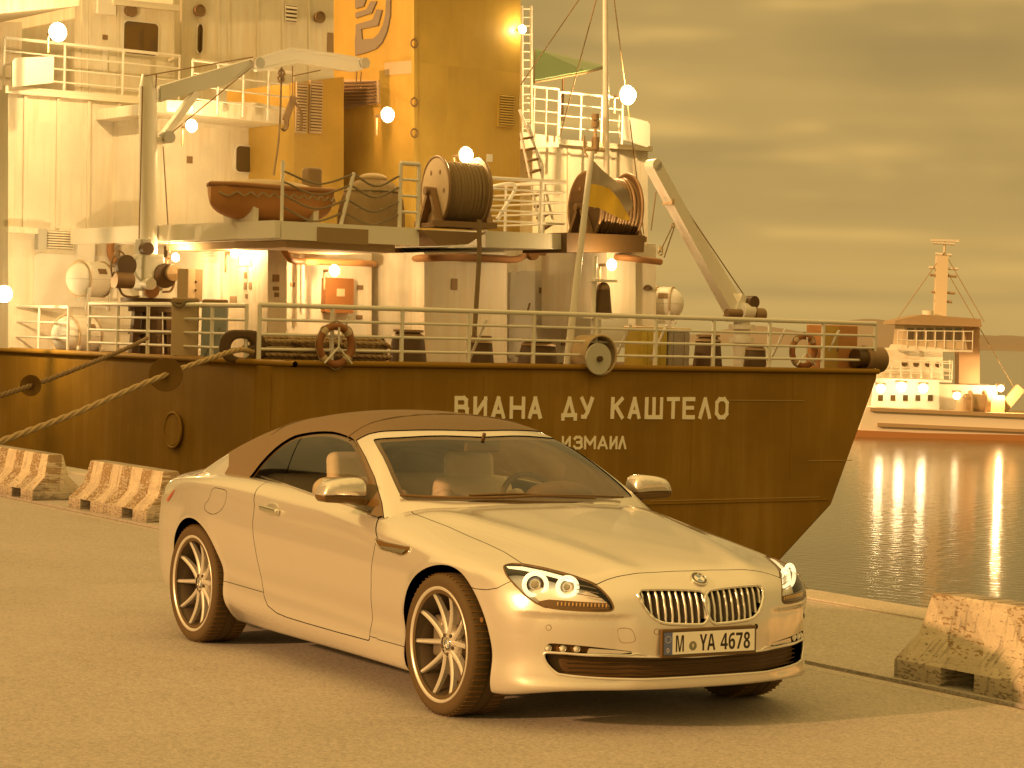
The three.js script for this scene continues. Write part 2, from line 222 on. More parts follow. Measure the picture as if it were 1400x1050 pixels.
{
  const car = thing('convertible_car', 'silver beige convertible car with dark soft top parked on the quay', 'car', [0, 0, 0]);
  let base = surface(body, [-4.06, .13, -.03], [.92, 1.06, .985], .0135);
  base = cut(base, (x, y, z) => -z);
  const AR = [[0, .335, .372], [-2.855, .335, .372]];
  const arch = (x, y, z) => { let v = -1; for (const [ax, ay, r] of AR) if (z > .5) { v = Math.max(v, r - Math.hypot((x - ax) * .955, (y < ay ? .55 : 1) * (y - ay))); } return v; };
  base = cut(base, arch);
  base = cut(base, (x, y, z) => (y > .7 ? -house(x, y, z) - .010 : -1));
  // openings traced on the body
  const fH = frameOf([.82, .15, .55]), fF = frameOf([1, .04, .12]);
  const headP = smoothed(trace(body, [[689, 776.7], [691, 772.8], [701, 770.7], [715.6, 772], [745.4, 777.5], [772, 784.6], [794, 791.6], [814.6, 800.5], [828.7, 812.9], [837, 825.4], [836, 834.9], [803.6, 835.6], [770.6, 833.3], [750, 831], [737.6, 827], [721.9, 817.6], [706, 801.9], [693.6, 787.7]]).map(fH.to), 3);
  const kidP = smoothed(trace(body, [[873, 813], [875, 808.4], [880, 806.2], [913.6, 805.8], [949.3, 807], [960, 809.7], [967.1, 817.7], [969.5, 830.7], [968.2, 845], [963.6, 851.8], [954.6, 854.2], [913.6, 853], [899.3, 849], [888.6, 841], [877.9, 825.6]]).map((P) => [P.z, P.y]), 3);
  const intP = smoothed(trace(body, [[743.9, 893.5], [800, 895.5], [882, 898], [930, 897.6], [968, 897]]).concat([V3(.9, .363, -.12), V3(.9, .262, -.12)], trace(body, [[968, 924.3], [920, 927], [875, 928.8], [826, 927.5], [790, 925], [770, 922.5], [758, 918]])).map((P) => [P.z, P.y]), 2);
  const fogP = smoothed(trace(body, [[743.9, 889.3], [748.6, 881.4], [758, 879.6], [805, 883.8], [850, 889], [872, 892.2], [857, 895.3], [800, 893.6], [750, 892]]).map((P) => [P.z, P.y]), 2);
  const head = polyDist(headP), kid = polyDist(kidP), intake = polyDist(intP), fog = polyDist(fogP);
  const sH = (x, y, z) => (x > -.2 && y > .5 ? head(...fH.xyz(x, y, z)) : .3), sK = (x, y, z) => (x > .55 ? kid(z, y) : .3), sI = (x, y, z) => (x > .45 ? intake(z, y) : .3), sF = (x, y, z) => (x > .4 ? fog(z, y) : .3);
  const headBig = cut(base, (x, y, z) => sH(x, y, z) - .055); let [headM, rest] = both(base, sH, .0015), kidM, intM, fogM;
  [kidM, rest] = both(rest, sK, 0); [fogM, rest] = both(rest, sF, 0); [intM, rest] = both(rest, sI, 0);
  part('inner_shell', panel(rest, body, { edge: 0, offset: -.016 }), C.dark, car);
  // panels
  const hoodP = trace(body, [[553, 687], [557, 696], [566, 702.5], [590, 711.5], [615, 721], [640, 732.5], [665, 743], [690, 755], [713, 770], [745.4, 776], [772, 783], [794, 790], [815.5, 799.3], [830, 792.5], [842.5, 788.7], [860, 785.6], [887.5, 782.8], [920, 781], [957, 780.6]]);
  const hp = hoodP.map((P) => [P.x, P.z]); const last = hp[hp.length - 1]; hp.push([last[0], -.4], [-.9, -.4], [-.9, hp[0][1]]);
  const hood = polyDist(hp), sHood = (x, y, z) => (y > .58 && x > -.95 ? hood(x, z) : .3);
  let hoodM; [hoodM, rest] = both(rest, sHood, .0022);
  part('hood', panel(hoodM, body), C.paint, car);
  const sideP = (pts) => trace(body, pts).map((P) => [P.x, P.y]);
  const doorP = [...sideP([[521, 703], [516, 735], [510, 760], [507.5, 800], [506.5, 860], [505, 876]]), ...sideP([[460, 864], [420, 852.5], [392, 844], [378, 838], [366, 828], [361, 815], [358.5, 798], [354, 775], [349, 750], [346, 730], [345.5, 712], [348, 690], [352, 668]])];
  doorP.push([doorP[doorP.length - 1][0] - .06, 1.1], [doorP[0][0] + .02, 1.1]);
  const door = polyDist(doorP), sDoor = (x, y, z) => (z > .5 && x < -.4 && x > -2.5 ? door(x, y) : .3);
  let doorM; [doorM, rest] = both(rest, sDoor, .0025);
  const doorG = [panel(doorM, body, { sides: 'right' }), panel(doorM, body, { sides: 'left' })], doors = doorG.map((g) => part('door', g, C.paint, car));
  // bumper line from the arch to the headlight, then under the headlight to the hood front
  const bumpP = [...trace(body, [[636, 800.5], [650, 805], [665, 806.5], [680, 804], [697, 795.5]]).map((P) => [P.x, P.y])]; bumpP.push([bumpP[4][0] + .1, 1.0], [1.4, 1.0], [1.4, 0], [.1, 0], [.1, bumpP[0][1]]);
  const bump = polyDist(bumpP); let bumpM; [bumpM, rest] = both(rest, (x, y, z) => (x > -.2 ? bump(x, y) : .4), .002);
  part('front_bumper', panel(bumpM, body, { edge: .06 }), C.paint, car);
  // fuel flap on the right side only, sill below the door, wings
  const flapP = smoothed(sideP([[309, 671], [309.5, 679], [306, 692], [299, 700], [290, 703], [281, 698], [279.5, 691], [286, 682], [291, 668], [300, 668]]), 3), flap = polyDist(flapP);
  const sillY = (x) => (x < -1.8 ? .366 + (-1.9 - x) * .030 : .277);
  let sillM, fendM, quarM;
  [fendM, rest] = both(rest, (x) => -.69 - x, 0);
  [sillM, fendM] = both(fendM, (x, y) => y - .272, .0018); part('side_sill', panel(sillM, body, { edge: .02 }), C.paint, car);
  for (const s of ['right', 'left']) part('fender', panel(fendM, body, { edge: .09, sides: s }), C.paint, car);
  [sillM, quarM] = both(rest, (x, y) => Math.max(y - sillY(x), -2.52 - x), .0018);
  part('side_sill', panel(sillM, body, { edge: .02 }), C.paint, car);
  const [flapM, quarR] = both(quarM, (x, y, z) => (z > .5 ? flap(x, y) : .3), .0016);
  part('quarter_panel', panel(quarR, body, { edge: .09, sides: 'right' }), C.paint, car); part('quarter_panel', panel(quarM, body, { edge: .09, sides: 'left' }), C.paint, car);
  part('fuel_flap', panel(flapM, body, { sides: 'right' }), C.paint, car);
  // wheel wells, floor, cabin tub
  const well = [];
  for (const [ax] of AR) for (const s of [-1, 1]) { const g = new THREE.CylinderGeometry(.370, .370, .25, 40, 1, true, -Math.PI * .62, Math.PI * 1.24); g.rotateX(Math.PI / 2).rotateZ(Math.PI); g.translate(ax, .335, s * .655); const w = new THREE.CircleGeometry(.385, 32, -.5, Math.PI + 1); w.translate(ax, .335, s * .53); well.push(plain(g), plain(w)); }
  part('wheel_well', well, C.dark, car);
  part('underbody', [box(3.6, .03, 1.5, -1.45, .185, 0), box(.7, .06, 1.0, .2, .25, 0)], C.dark, car);
  part('bulkhead', [box(.05, .62, 1.5, -.72, .52, 0), box(.05, .66, 1.45, -2.75, .62, 0)], C.black, car);
  // ------------------------------------------------ grilles, intakes
  const surfX = (f, y, z, x0 = 1.0) => { let x = x0; while (x > -.6 && f(x, y, z) > 0) x -= .004; return x; };
  const loop3 = (P) => P.map(([z, y]) => V3(surfX(body, y, z), y, z));
  const flip = (pts) => pts.map((p) => V3(p.x, p.y, -p.z));
  const closedTube = (pts, r, n = 90, k = 8) => new THREE.TubeGeometry(new THREE.CatmullRomCurve3(pts, true), n, r, k, true);
  for (const s of [1, -1]) {
    const L = loop3(kidP), g = new THREE.Group(); g.name = 'kidney_grille'; car.add(g);
    part('grille_frame', [closedTube(s > 0 ? L : flip(L), .0085)], C.chrome, g);
    part('grille_back', panel(kidM, body, { edge: 0, offset: -.05, sides: s > 0 ? 'right' : 'left' }), C.black, g);
    const zs = kidP.map((p) => p[0]), z0 = Math.min(...zs), z1 = Math.max(...zs);
    for (let k = 0; k < 10; k++) {
      const z = lerp(z0 + .018, z1 - .022, k / 9); let ya = 1, yb = 0; for (let y = .40; y < .72; y += .002) if (kid(z, y) < -.002) { ya = Math.min(ya, y); yb = Math.max(yb, y); }
      if (yb - ya < .02) continue;
      const pos = [], N = 9; for (let i = 0; i <= N; i++) { const y = lerp(ya, yb, i / N), bend = .006 * (1 - Math.abs(2 * (i / N) - 1.3)); const x = surfX(body, y, z) - .006 + bend * .5; pos.push([x, y, z]); }
      const sec6 = [[0, -.3], [.004, -.9], [.010, -1], [.045, -.7], [.045, .7], [.010, 1], [.004, .9], [0, .3]], vp = [], vi = []; pos.forEach(([x, y, zz], i) => { for (const [d, q] of sec6) vp.push(x - d, y, s * (zz + q * .0066)); if (i) for (let c = 0; c < 8; c++) { const p = (i - 1) * 8 + c, r = (i - 1) * 8 + (c + 1) % 8; vi.push(p, r, p + 8, r, r + 8, p + 8); } }); const gg = new THREE.BufferGeometry(); gg.setAttribute('position', new THREE.Float32BufferAttribute(vp, 3)); gg.setIndex(vi); gg.computeVertexNormals();
      part('slat', gg, C.silver, g);
    }
  }
  part('air_intake', panel(intM, body, { edge: .05, offset: -.05 }), C.black, car);
  const ks = intP.findIndex((p) => p[0] < .0), rotated = [...intP.slice(ks), ...intP.slice(0, ks)].filter((p) => p[0] > -.002), half = loop3(rotated).map((p) => V3(p.x + .004, p.y, p.z));
  part('intake_frame', new THREE.TubeGeometry(new THREE.CatmullRomCurve3([...half, ...flip(half).reverse().slice(1)]), 240, .0065, 6), C.paint, car);
  part('intake_mesh', [...Array(5).keys()].map((k) => tube([...Array(13).keys()].map((i) => { const z = lerp(-.66, .66, i / 12), y = .265 + k * .02; return [surfX(body, y, z) - .035, y, z]; }), .003, 40, 5)), C.black, car);
  for (const s of [1, -1]) {
    const g = new THREE.Group(); g.name = 'fog_light'; car.add(g);
    part('housing', panel(fogM, body, { edge: .03, offset: -.03, sides: s > 0 ? 'right' : 'left' }), C.dark, g);
    const L = loop3(fogP), y0 = Math.min(...L.map((p) => p.y));
    for (const [px, py] of [[751.5, 886.8], [771.5, 887.4], [790.5, 887.8]]) { const P = cast(body, px, py), l = new THREE.SphereGeometry(.013, 16, 10); l.scale(.6, .9, 1); l.translate(P.x - .014, P.y, s * P.z); part('bulb', l, C.led, g); const r = ring(.0145, .003, 6, 20); r.rotateY(Math.PI / 2 - s * .35); r.translate(P.x - .012, P.y, s * P.z); part('bezel', r, C.chrome, g); }
    const bot = trace(body, [[745, 892.6], [780, 893.8], [820, 894.8], [857, 895.8], [874, 893.5], [884, 897.6]]).map((p) => V3(p.x + .003, p.y, s * p.z));
    part('chrome_strip', new THREE.TubeGeometry(new THREE.CatmullRomCurve3(bot), 40, .0045, 6), C.chrome, g);
    const wedge = trace(body, [[806, 886.5], [850, 889.8], [866, 892], [850, 894], [803, 893]]); const ws = new THREE.BufferGeometry(); const wp = []; wedge.forEach((p) => wp.push(p.x - .004, p.y, s * p.z)); ws.setAttribute('position', new THREE.Float32BufferAttribute(wp, 3)); ws.setIndex([0, 1, 2, 0, 2, 3, 0, 3, 4]); ws.computeVertexNormals(); part('cover', ws, C.paint, g);
  }
  // lower lip
  const lipP = []; if (0) for (let k = 0; k <= 40; k++) { const z = lerp(-.80, .80, k / 40); lipP.push(V3(surfX(body, .205, z) + .004, .2, z)); }
  if (0) { const g = new THREE.TubeGeometry(new THREE.CatmullRomCurve3(lipP), 90, .020, 10); const P = g.attributes.position; for (let i = 0; i < P.count; i++) P.setY(i, .2 + (P.getY(i) - .2) * .75); part('front_lip', g, C.paint, car); }
  // ------------------------------------------------ headlights
  for (const s of [1, -1]) {
    const side = s > 0 ? 'right' : 'left', g = new THREE.Group(); g.name = 'headlight'; car.add(g);
    part('housing', panel(headBig, body, { edge: 0, offset: -.060, sides: side }), C.lampSilver, g);
    const rimL = headP.map((p) => { let best = null; for (let c = -.2; c < 1.4; c += .004) { const P = fH.back(p[0], p[1], c); if (body(P.x, P.y, P.z) < 0) best = P; } return best; }).filter(Boolean);
    part('seal', closedTube(s > 0 ? rimL : flip(rimL), .0045, 120, 6), C.trim, g);
    part('lens_cover', panel(headM, body, { edge: 0, offset: -.001, sides: side }), C.clear, g);
    for (const [px, py, r, dark] of [[731.5, 799, .050, 1], [775.5, 802.5, .043, 0]]) {
      const P = cast(body, px, py), dir = V3(.9, .02, .44 * 1).normalize(), at = P.clone().addScaledVector(ray(px, py).normalize(), .056);
      const put = (G, d = 0) => { G.applyQuaternion(new THREE.Quaternion().setFromUnitVectors(V3(0, 0, 1), dir)); G.translate(at.x + dir.x * d, at.y + dir.y * d, at.z + dir.z * d); if (s < 0) { G.scale(1, 1, -1); const I = G.index; for (let t = 0; t < I.count; t += 3) { const a = I.getX(t); I.setX(t, I.getX(t + 1)); I.setX(t + 1, a); } } return G; };
      part('halo_ring', put(ring(r * 1.02, .0105, 10, 40), .012), C.halo, g);
      part('reflector', put(new THREE.LatheGeometry([[.002, -.04], [.02, -.035], [r * .7, -.015], [r * .98, .008]].map((p) => new THREE.Vector2(...p)), 32).rotateX(Math.PI / 2), 0), dark ? C.alloyDark : C.lampSilver, g);
      part('projector', put(new THREE.SphereGeometry(r * .62, 24, 16).scale(1, 1, .6), -.012), M([.5, .45, .35], .05, 0, { clearcoat: 1, metalness: .5 }), g);
    }
    const strip = (pts, off, m, n = 1) => { const P = trace(body, pts); const a = []; P.forEach((p) => a.push(p.x - off, p.y, s * p.z)); const G = new THREE.BufferGeometry(); G.setAttribute('position', new THREE.Float32BufferAttribute(a, 3)); const h = P.length / 2, I = []; for (let k = 0; k < h - 1; k++) I.push(k, k + 1, P.length - 2 - k, k, P.length - 2 - k, P.length - 1 - k); G.setIndex(I); G.computeVertexNormals(); return part(n, G, m, g); };
    strip([[737, 822.5], [752, 819.8], [775, 821.5], [800, 823.3], [833, 825], [835, 833.5], [803, 834.5], [775, 833], [752, 830.5], [738, 826]], .010, C.trim, 'indicator_strip');
    const cells = []; for (let k = 0; k < 14; k++) { const P = cast(body, 764 + k * 5.1, 826 + k * .18); cells.push(plain(box(.006, .016, .0075, P.x - .006, P.y, s * P.z, .002))); } part('indicator_cell', cells, C.amber, g).userData.kind = 'stuff';
    strip([[694, 774.5], [716, 775], [746, 781], [772, 788], [792, 795], [789, 798], [768, 792.5], [744, 786], [716, 780], [697, 777.5]], .012, M([.9, .88, .8], .3, 0, { emissive: rgb([1, .82, .45]), emissiveIntensity: .8 }), 'eyebrow');
    for (let k = 0; k < 3; k++) { const P = trace(body, [[793, 800.5 + k * 6], [806, 802.5 + k * 6.2], [820 + k * 3, 806 + k * 6.2]]).map((p) => [p.x - .03, p.y, s * p.z]); part('rib', tube(P, .0022, 12, 5), C.disc, g); }
  }
  // ------------------------------------------------ plate and badge
  const plateTex = canvasTex(1040, 220, (c, w, h) => {
    c.fillStyle = '#eceae2'; c.fillRect(0, 0, w, h); c.strokeStyle = '#3a3226'; c.lineWidth = 9; c.strokeRect(5, 5, w - 10, h - 10);
    c.fillStyle = '#5f6a9a'; c.fillRect(10, 10, 92, h - 20); c.fillStyle = '#e8e0c8'; c.font = '52px sans-serif'; c.fillText('D', 36, 190);
    for (let k = 0; k < 12; k++) { const a = k * Math.PI / 6; c.beginPath(); c.arc(56 + 30 * Math.cos(a), 72 + 30 * Math.sin(a), 4, 0, 7); c.fill(); }
    c.fillStyle = '#2a2119'; const t = (s, x, sx = .74) => { c.save(); c.translate(x, 188); c.scale(sx, 1.13); c.font = 'bold 186px sans-serif'; c.fillText(s, 0, 0); c.restore(); };
    t('M', 128, .66); t('YA', 404, .78); t('4678', 640, .84);
    c.fillStyle = '#8d8c7c'; c.beginPath(); c.arc(330, 140, 44, 0, 7); c.fill(); c.fillStyle = '#6d705f'; c.beginPath(); c.arc(330, 140, 33, 0, 7); c.fill(); c.fillStyle = '#c9c4ad'; c.beginPath(); c.moveTo(318, 120); c.lineTo(345, 120); c.lineTo(345, 142); c.lineTo(331, 164); c.lineTo(318, 142); c.fill();
  });
  { const g = new THREE.Group(); g.name = 'licence_plate'; car.add(g); const P = cast(body, 966, 877), x = surfX(body, .42, 0) + .004; g.position.set(x, P.y, 0); g.rotation.z = .02;
    part('plate_holder', [box(.016, .132, .535, -.002, 0, 0, .005)], C.trim, g);
    const f = new THREE.PlaneGeometry(.52, .11); f.rotateY(Math.PI / 2); f.translate(.0075, 0, 0); part('plate', [f], M([1, 1, 1], .35, 0, { map: plateTex }), g); }
  const badgeTex = canvasTex(256, 256, (c) => { c.fillStyle = '#33291d'; c.beginPath(); c.arc(128, 128, 127, 0, 7); c.fill(); for (let k = 0; k < 4; k++) { c.fillStyle = k % 2 ? '#f0ece0' : '#6d8fb5'; c.beginPath(); c.moveTo(128, 128); c.arc(128, 128, 76, k * Math.PI / 2, (k + 1) * Math.PI / 2); c.fill(); } c.strokeStyle = '#d8d2c2'; c.lineWidth = 7; c.beginPath(); c.arc(128, 128, 77, 0, 7); c.stroke(); c.lineWidth = 9; c.beginPath(); c.arc(128, 128, 122, 0, 7); c.stroke(); c.fillStyle = '#f0ece0'; c.font = 'bold 40px sans-serif'; c.textAlign = 'center'; [['B', -.62], ['M', 0], ['W', .62]].forEach(([s, a]) => { c.save(); c.translate(128, 128); c.rotate(a); c.fillText(s, 0, -86); c.restore(); }); });
  const badge = (R, name, parent, at, dir) => { const f = new THREE.CircleGeometry(R, 32), e = ring(R, R * .07, 6, 32), q = new THREE.Quaternion().setFromUnitVectors(V3(0, 0, 1), V3(...dir).normalize()); const b = disc(R * 1.02, .006, 32).rotateX(Math.PI / 2).translate(0, 0, -.004); const u = new THREE.Quaternion(); for (const G of [f, e, b]) { G.rotateZ(0); G.applyQuaternion(q); G.translate(...at); } const m = part(name, f, M([1, 1, 1], .2, 0, { map: badgeTex, clearcoat: 1 }), parent); part('rim', [e, b], C.chrome, m); return m; };
  { const P = cast(body, 961, 792), n = grad(body, P.x, P.y, 0), l = Math.hypot(...n); badge(.041, 'badge', car, [P.x + n[0] / l * .007, P.y + n[1] / l * .007, 0], n); }
  // parking sensors and tow cover
  for (const s of [1, -1]) for (const [px, py] of [[750, 858], [897.5, 863.5], [658.5, 847.5]]) { const P = cast(body, px, py), n = grad(body, P.x, P.y, P.z), r = ring(.012, .0015, 6, 20), d = new THREE.CircleGeometry(.011, 20).translate(0, 0, .0015), q = new THREE.Quaternion().setFromUnitVectors(V3(0, 0, 1), V3(...n).normalize()); for (const G of [r, d]) { G.applyQuaternion(q); G.translate(P.x, P.y, P.z); if (s < 0) G.scale(1, 1, -1); } part('parking_sensor', d, py === 847.5 ? C.dark : C.paint, car); part('sensor_rim', r, C.trim, car); }
  { const P = trace(body, [[845, 860.5], [863, 861], [868, 876], [849, 877.5]]); const L = closedTube(P.map((p) => V3(p.x, p.y, p.z)), .0012, 40, 4); part('tow_cover_line', L, C.trim, car); }
  // ------------------------------------------------ greenhouse
  let top = surface(house, [-3.75, .86, -.03], [-.4, 1.40, .88], .0135);
  top = cut(top, (x, y, z) => -z); top = cut(top, (x, y, z) => -body(x, y, z) - .012);
  const fA = frameOf([.72, .2, .62]);
  const frameP = trace(house, [[700, 591.5], [650, 589.5], [600, 588.3], [550, 589], [520, 590.5], [505, 593.5], [494, 598.5], [487.5, 602.5], [500, 625], [512.5, 652.5], [522.5, 688]]).map(fA.to);
  frameP.push(fA.xyz(-.72, .86, .86), fA.xyz(-.3, .85, 0), fA.xyz(-.3, .85, -.2), [frameP[0][0] + .12, frameP[0][1]]);
  const wsP = smoothed(trace(house, [[720, 600.5], [650, 596.5], [600, 595], [550, 597.3], [526, 598.5], [513, 600], [511, 603], [525, 628], [538, 658], [547.5, 677.5], [551, 681.5], [558, 684.3]]).map(fA.to), 2, false); wsP.push(fA.xyz(-.55, .93, 0), fA.xyz(-.52, .93, -.2), [wsP[0][0] + .12, wsP[0][1]]);
  const sFr = (x, y, z) => polyF(...fA.xyz(x, y, z)), polyF = polyDist(frameP), polyW = polyDist(wsP), sWs = (x, y, z) => (x > -1.7 ? polyW(...fA.xyz(x, y, z)) : .3);
  const winP = smoothed(trace(house, [[347.5, 646], [360, 630], [380, 610.5], [400, 597.8], [413.8, 593.8], [432.5, 591], [455, 591], [474, 596.5], [485.5, 604], [497, 630], [506, 655], [512, 677], [513, 694]]).map((P) => [P.x, P.y]), 2, false); winP.push([winP[winP.length - 1][0], .80], [-2.6, .80], [winP[0][0] - .01, .97]);
  const win = polyDist(winP), sWin = (x, y, z) => (z > .3 ? win(x, y) : .3);
  let winM, wsM, frM; [winM, top] = both(top, sWin, .001);
  [frM, top] = both(top, sFr, .0015); [wsM, frM] = both(frM, sWs, .0);
  const rearP = cast(house, 313, 638), [hoodT, tonneau] = both(top, (x, y, z) => rearP.x - 2.2 * Math.max(0, rearP.z - z) - x, .003);
  part('soft_top', panel(hoodT, house, { edge: .015, offset: .004 }), C.cloth, car); for (const s of ['right', 'left']) part('tonneau_cover', panel(tonneau, house, { edge: .012, sides: s }), C.paint, car);
  part('windscreen_frame', panel(frM, house, { edge: .012 }), C.paint, car);
  part('windscreen', panel(wsM, house, { edge: 0, offset: -.004 }), C.glass, car);
  { const P = wsP.slice(0, -3), L = []; // black print along the edge of the windscreen
    const band = cut(wsM, (x, y, z) => -(.022 + sWs(x, y, z))); part('windscreen_border', panel(band, house, { edge: 0, offset: -.008 }), C.trim, car); }
  const split = (x, y) => { const [a, b] = trace2; return ((b[0] - a[0]) * (y - a[1]) - (b[1] - a[1]) * (x - a[0])) / Math.hypot(b[0] - a[0], b[1] - a[1]); }, trace2 = trace(house, [[386, 661], [413.8, 594]]).map((P) => [P.x, P.y]);
  const [rearW, doorW] = both(winM, (x, y) => -split(x, y), .005);
  for (const s of ['right', 'left']) { part('side_window', panel(doorW, house, { edge: 0, offset: -.006, sides: s }), C.glass, car); part('quarter_window', panel(rearW, house, { edge: 0, offset: -.006, sides: s }), C.glass, car); }
  const seal = cut(winM, (x, y, z) => -(.016 + sWin(x, y, z))); part('window_seal', panel(seal, house, { edge: 0, offset: -.010 }), C.trim, car);
  // belt strip
  const belt = trace(body, [[347, 648.5], [375, 658], [405, 668.5], [432, 678], [470, 689], [505, 699]]);
  for (const s of [1, -1]) part('belt_strip', new THREE.TubeGeometry(new THREE.CatmullRomCurve3(belt.map((p) => V3(p.x, p.y + .002, s * p.z))), 40, .006, 6), C.silver, car);
  // ------------------------------------------------ mirrors, handles, vents
  for (const s of [1, -1]) {
    const g = new THREE.Group(); g.name = 'wing_mirror'; car.add(g);
    const at = (px, py) => { const d = ray(px, py), t = (-1.03 - CAM.x) / d.x; return [CAM.z + d.z * t, CAM.y + d.y * t]; };
    const shell = (pts, t, bev) => { let G = extrude(smoothed(pts.map(([a, b]) => at(a, b)), 3), t, [], bev); G = toCreasedNormals(G, .8); G.rotateY(-Math.PI / 2); G.translate(-1.03 - t * .4, 0, 0); if (s < 0) { G.scale(1, 1, -1); const P = G.attributes.position, N = G.attributes.normal; for (let t = 0; t < P.count; t += 3) for (const A of [P, N]) { const b = [A.getX(t + 1), A.getY(t + 1), A.getZ(t + 1)]; A.setXYZ(t + 1, A.getX(t + 2), A.getY(t + 2), A.getZ(t + 2)); A.setXYZ(t + 2, ...b); } } return G; };
    part('mirror_cap', shell([[435.5, 677.5], [437.5, 668], [443, 660], [457, 655], [477, 652.5], [487, 653.5], [492.5, 659], [493.5, 677.5], [470, 677.5], [450, 677.5]], .13, .03), C.paint, g);
    part('mirror_base', [shell([[435, 676.5], [450, 676.5], [470, 676.5], [488, 676.5], [492, 680], [490, 686], [480, 688], [450, 686.5], [438, 685]], .11, .012), beam([-1.0, .94, s * .87], [-.99, .932, s * .81], .05, .03)], C.trim, g);
    part('mirror_glass', box(.006, .085, .14, -1.086, 1.0, s * .945, .003), C.chrome, g);
    const sailP = trace(house, [[506.5, 654], [519.5, 691], [512, 694], [498, 690], [500.5, 672]]).map((p) => V3(p.x, p.y, p.z)); const a6 = []; sailP.forEach((p) => { const n = V3(...grad(house, p.x, p.y, p.z)).normalize(); a6.push(p.x + n.x * .006, p.y + n.y * .006, s * (p.z + n.z * .006)); }); const F6 = new THREE.BufferGeometry(); F6.setAttribute('position', new THREE.Float32BufferAttribute(a6, 3)); F6.setIndex([0, 1, 2, 0, 2, 4, 2, 3, 4]); F6.computeVertexNormals(); part('mirror_sail', F6, C.trim, g);
  }
  // seams of the soft top
  for (const X of [-1.62, -2.55]) for (const s of [1, -1]) { const L = []; for (let k = 0; k <= 16; k++) { const z = .60 * k / 16; let y = 1.42; while (y > .9 && house(X, y, z) > 0) y -= .003; if (y > 1.15) L.push(V3(X, y + .007, s * z)); } part('seam', new THREE.TubeGeometry(new THREE.CatmullRomCurve3(L), 40, .005, 5), C.cloth, car); }
  for (const [k, s] of [[0, 1], [1, -1]]) {
    const P = cast(body, 371, 697), n = V3(...grad(body, P.x, P.y, P.z)).normalize();
    const h = new RoundedBoxGeometry(.215, .036, .026, 4, .012), hp2 = h.attributes.position; for (let i = 0; i < hp2.count; i++) { const x = hp2.getX(i); hp2.setZ(i, hp2.getZ(i) - 1.6 * x * x); hp2.setY(i, hp2.getY(i) * (1 - 12 * x * x)); } h.computeVertexNormals();
    h.rotateZ(-.045); h.translate(P.x, P.y, P.z + .030); if (s < 0) { h.scale(1, 1, -1); const I = h.index; if (I) for (let t = 0; t < I.count; t += 3) { const a = I.getX(t); I.setX(t, I.getX(t + 1)); I.setX(t + 1, a); } }
    part('handle', h, C.chrome, doors[k]);
    const cup = new THREE.SphereGeometry(.07, 28, 14); cup.scale(1.35, .62, .25); cup.translate(P.x, P.y - .004, s * (P.z - .012)); part('handle_recess', cup, C.silver, doors[k]);
    const vp = trace(body, [[513.5, 737.5], [530, 741.5], [553, 746.5], [562, 748.8], [560, 754], [552, 759], [535, 754.5], [519, 748.5]]); const m = new THREE.Group(); m.name = 'side_vent'; car.add(m);
    part('vent_frame', closedTube(vp.map((p) => V3(p.x, p.y, s * (p.z + .002))), .0042, 60, 6), C.chrome, m);
    const a = []; vp.forEach((p) => a.push(p.x, p.y, s * (p.z + .003))); const F = new THREE.BufferGeometry(); F.setAttribute('position', new THREE.Float32BufferAttribute(a, 3)); F.setIndex([0, 1, 7, 1, 6, 7, 1, 2, 6, 2, 5, 6, 2, 3, 5, 3, 4, 5]); F.computeVertexNormals(); part('vent_gap', F, C.trim, m);
    const b = trace(body, [[522, 746], [540, 748.5], [558, 751.5], [552, 757], [536, 753], [523, 749]]); const a2 = []; b.forEach((p) => a2.push(p.x, p.y, s * (p.z + .010))); const F2 = new THREE.BufferGeometry(); F2.setAttribute('position', new THREE.Float32BufferAttribute(a2, 3)); F2.setIndex([0, 1, 5, 1, 4, 5, 1, 2, 4, 2, 3, 4]); F2.computeVertexNormals(); part('vent_blade', F2, C.chrome, m);
    const tl = trace(body, [[228.5, 683.5], [233, 676.5], [240, 668.5], [241, 666], [238.5, 672], [234, 680], [230, 686]]); const a3 = []; tl.forEach((p) => a3.push(p.x, p.y, s * (p.z + .004))); const F3 = new THREE.BufferGeometry(); F3.setAttribute('position', new THREE.Float32BufferAttribute(a3, 3)); F3.setIndex([0, 1, 6, 1, 5, 6, 1, 2, 5, 2, 4, 5, 2, 3, 4]); F3.computeVertexNormals(); part('tail_light', F3, C.red, car);
  }
  // wipers
  for (const pts of [[[545, 680.5], [620, 684], [690, 683.5], [742, 681.5], [812, 684.5]], [[640, 681], [700, 679], [744, 680.5], [800, 681.5], [850, 683]]]) { const P = pts.map(([a, b]) => cast(house, a, b)).filter(Boolean).map((p) => [p.x + .012, p.y + .014, p.z]); part('wiper', tube(P, .007, 40, 6), C.trim, car); }
  // ------------------------------------------------ cabin
  const dash = extrude([[-.74, .90], [-.86, .935], [-1.0, .945], [-1.10, .92], [-1.12, .80], [-.80, .60]], 1.24, [], .02); dash.translate(0, 0, .62); part('dashboard', dash, C.plastic, car);
  part('instrument_hood', tr(new THREE.SphereGeometry(.2, 24, 14).scale(.55, .35, 1), -1.02, .955, -.37), C.plastic, car);
  for (const s of [1, -1]) { part('door_card', box(1.2, .38, .05, -1.68, .66, s * .77, .02), C.plastic, car); }
  part('cabin_floor', box(2.0, .03, 1.5, -1.7, .30, 0), C.plastic, car); part('centre_console', box(1.3, .28, .24, -1.5, .48, 0, .05), C.plastic, car);
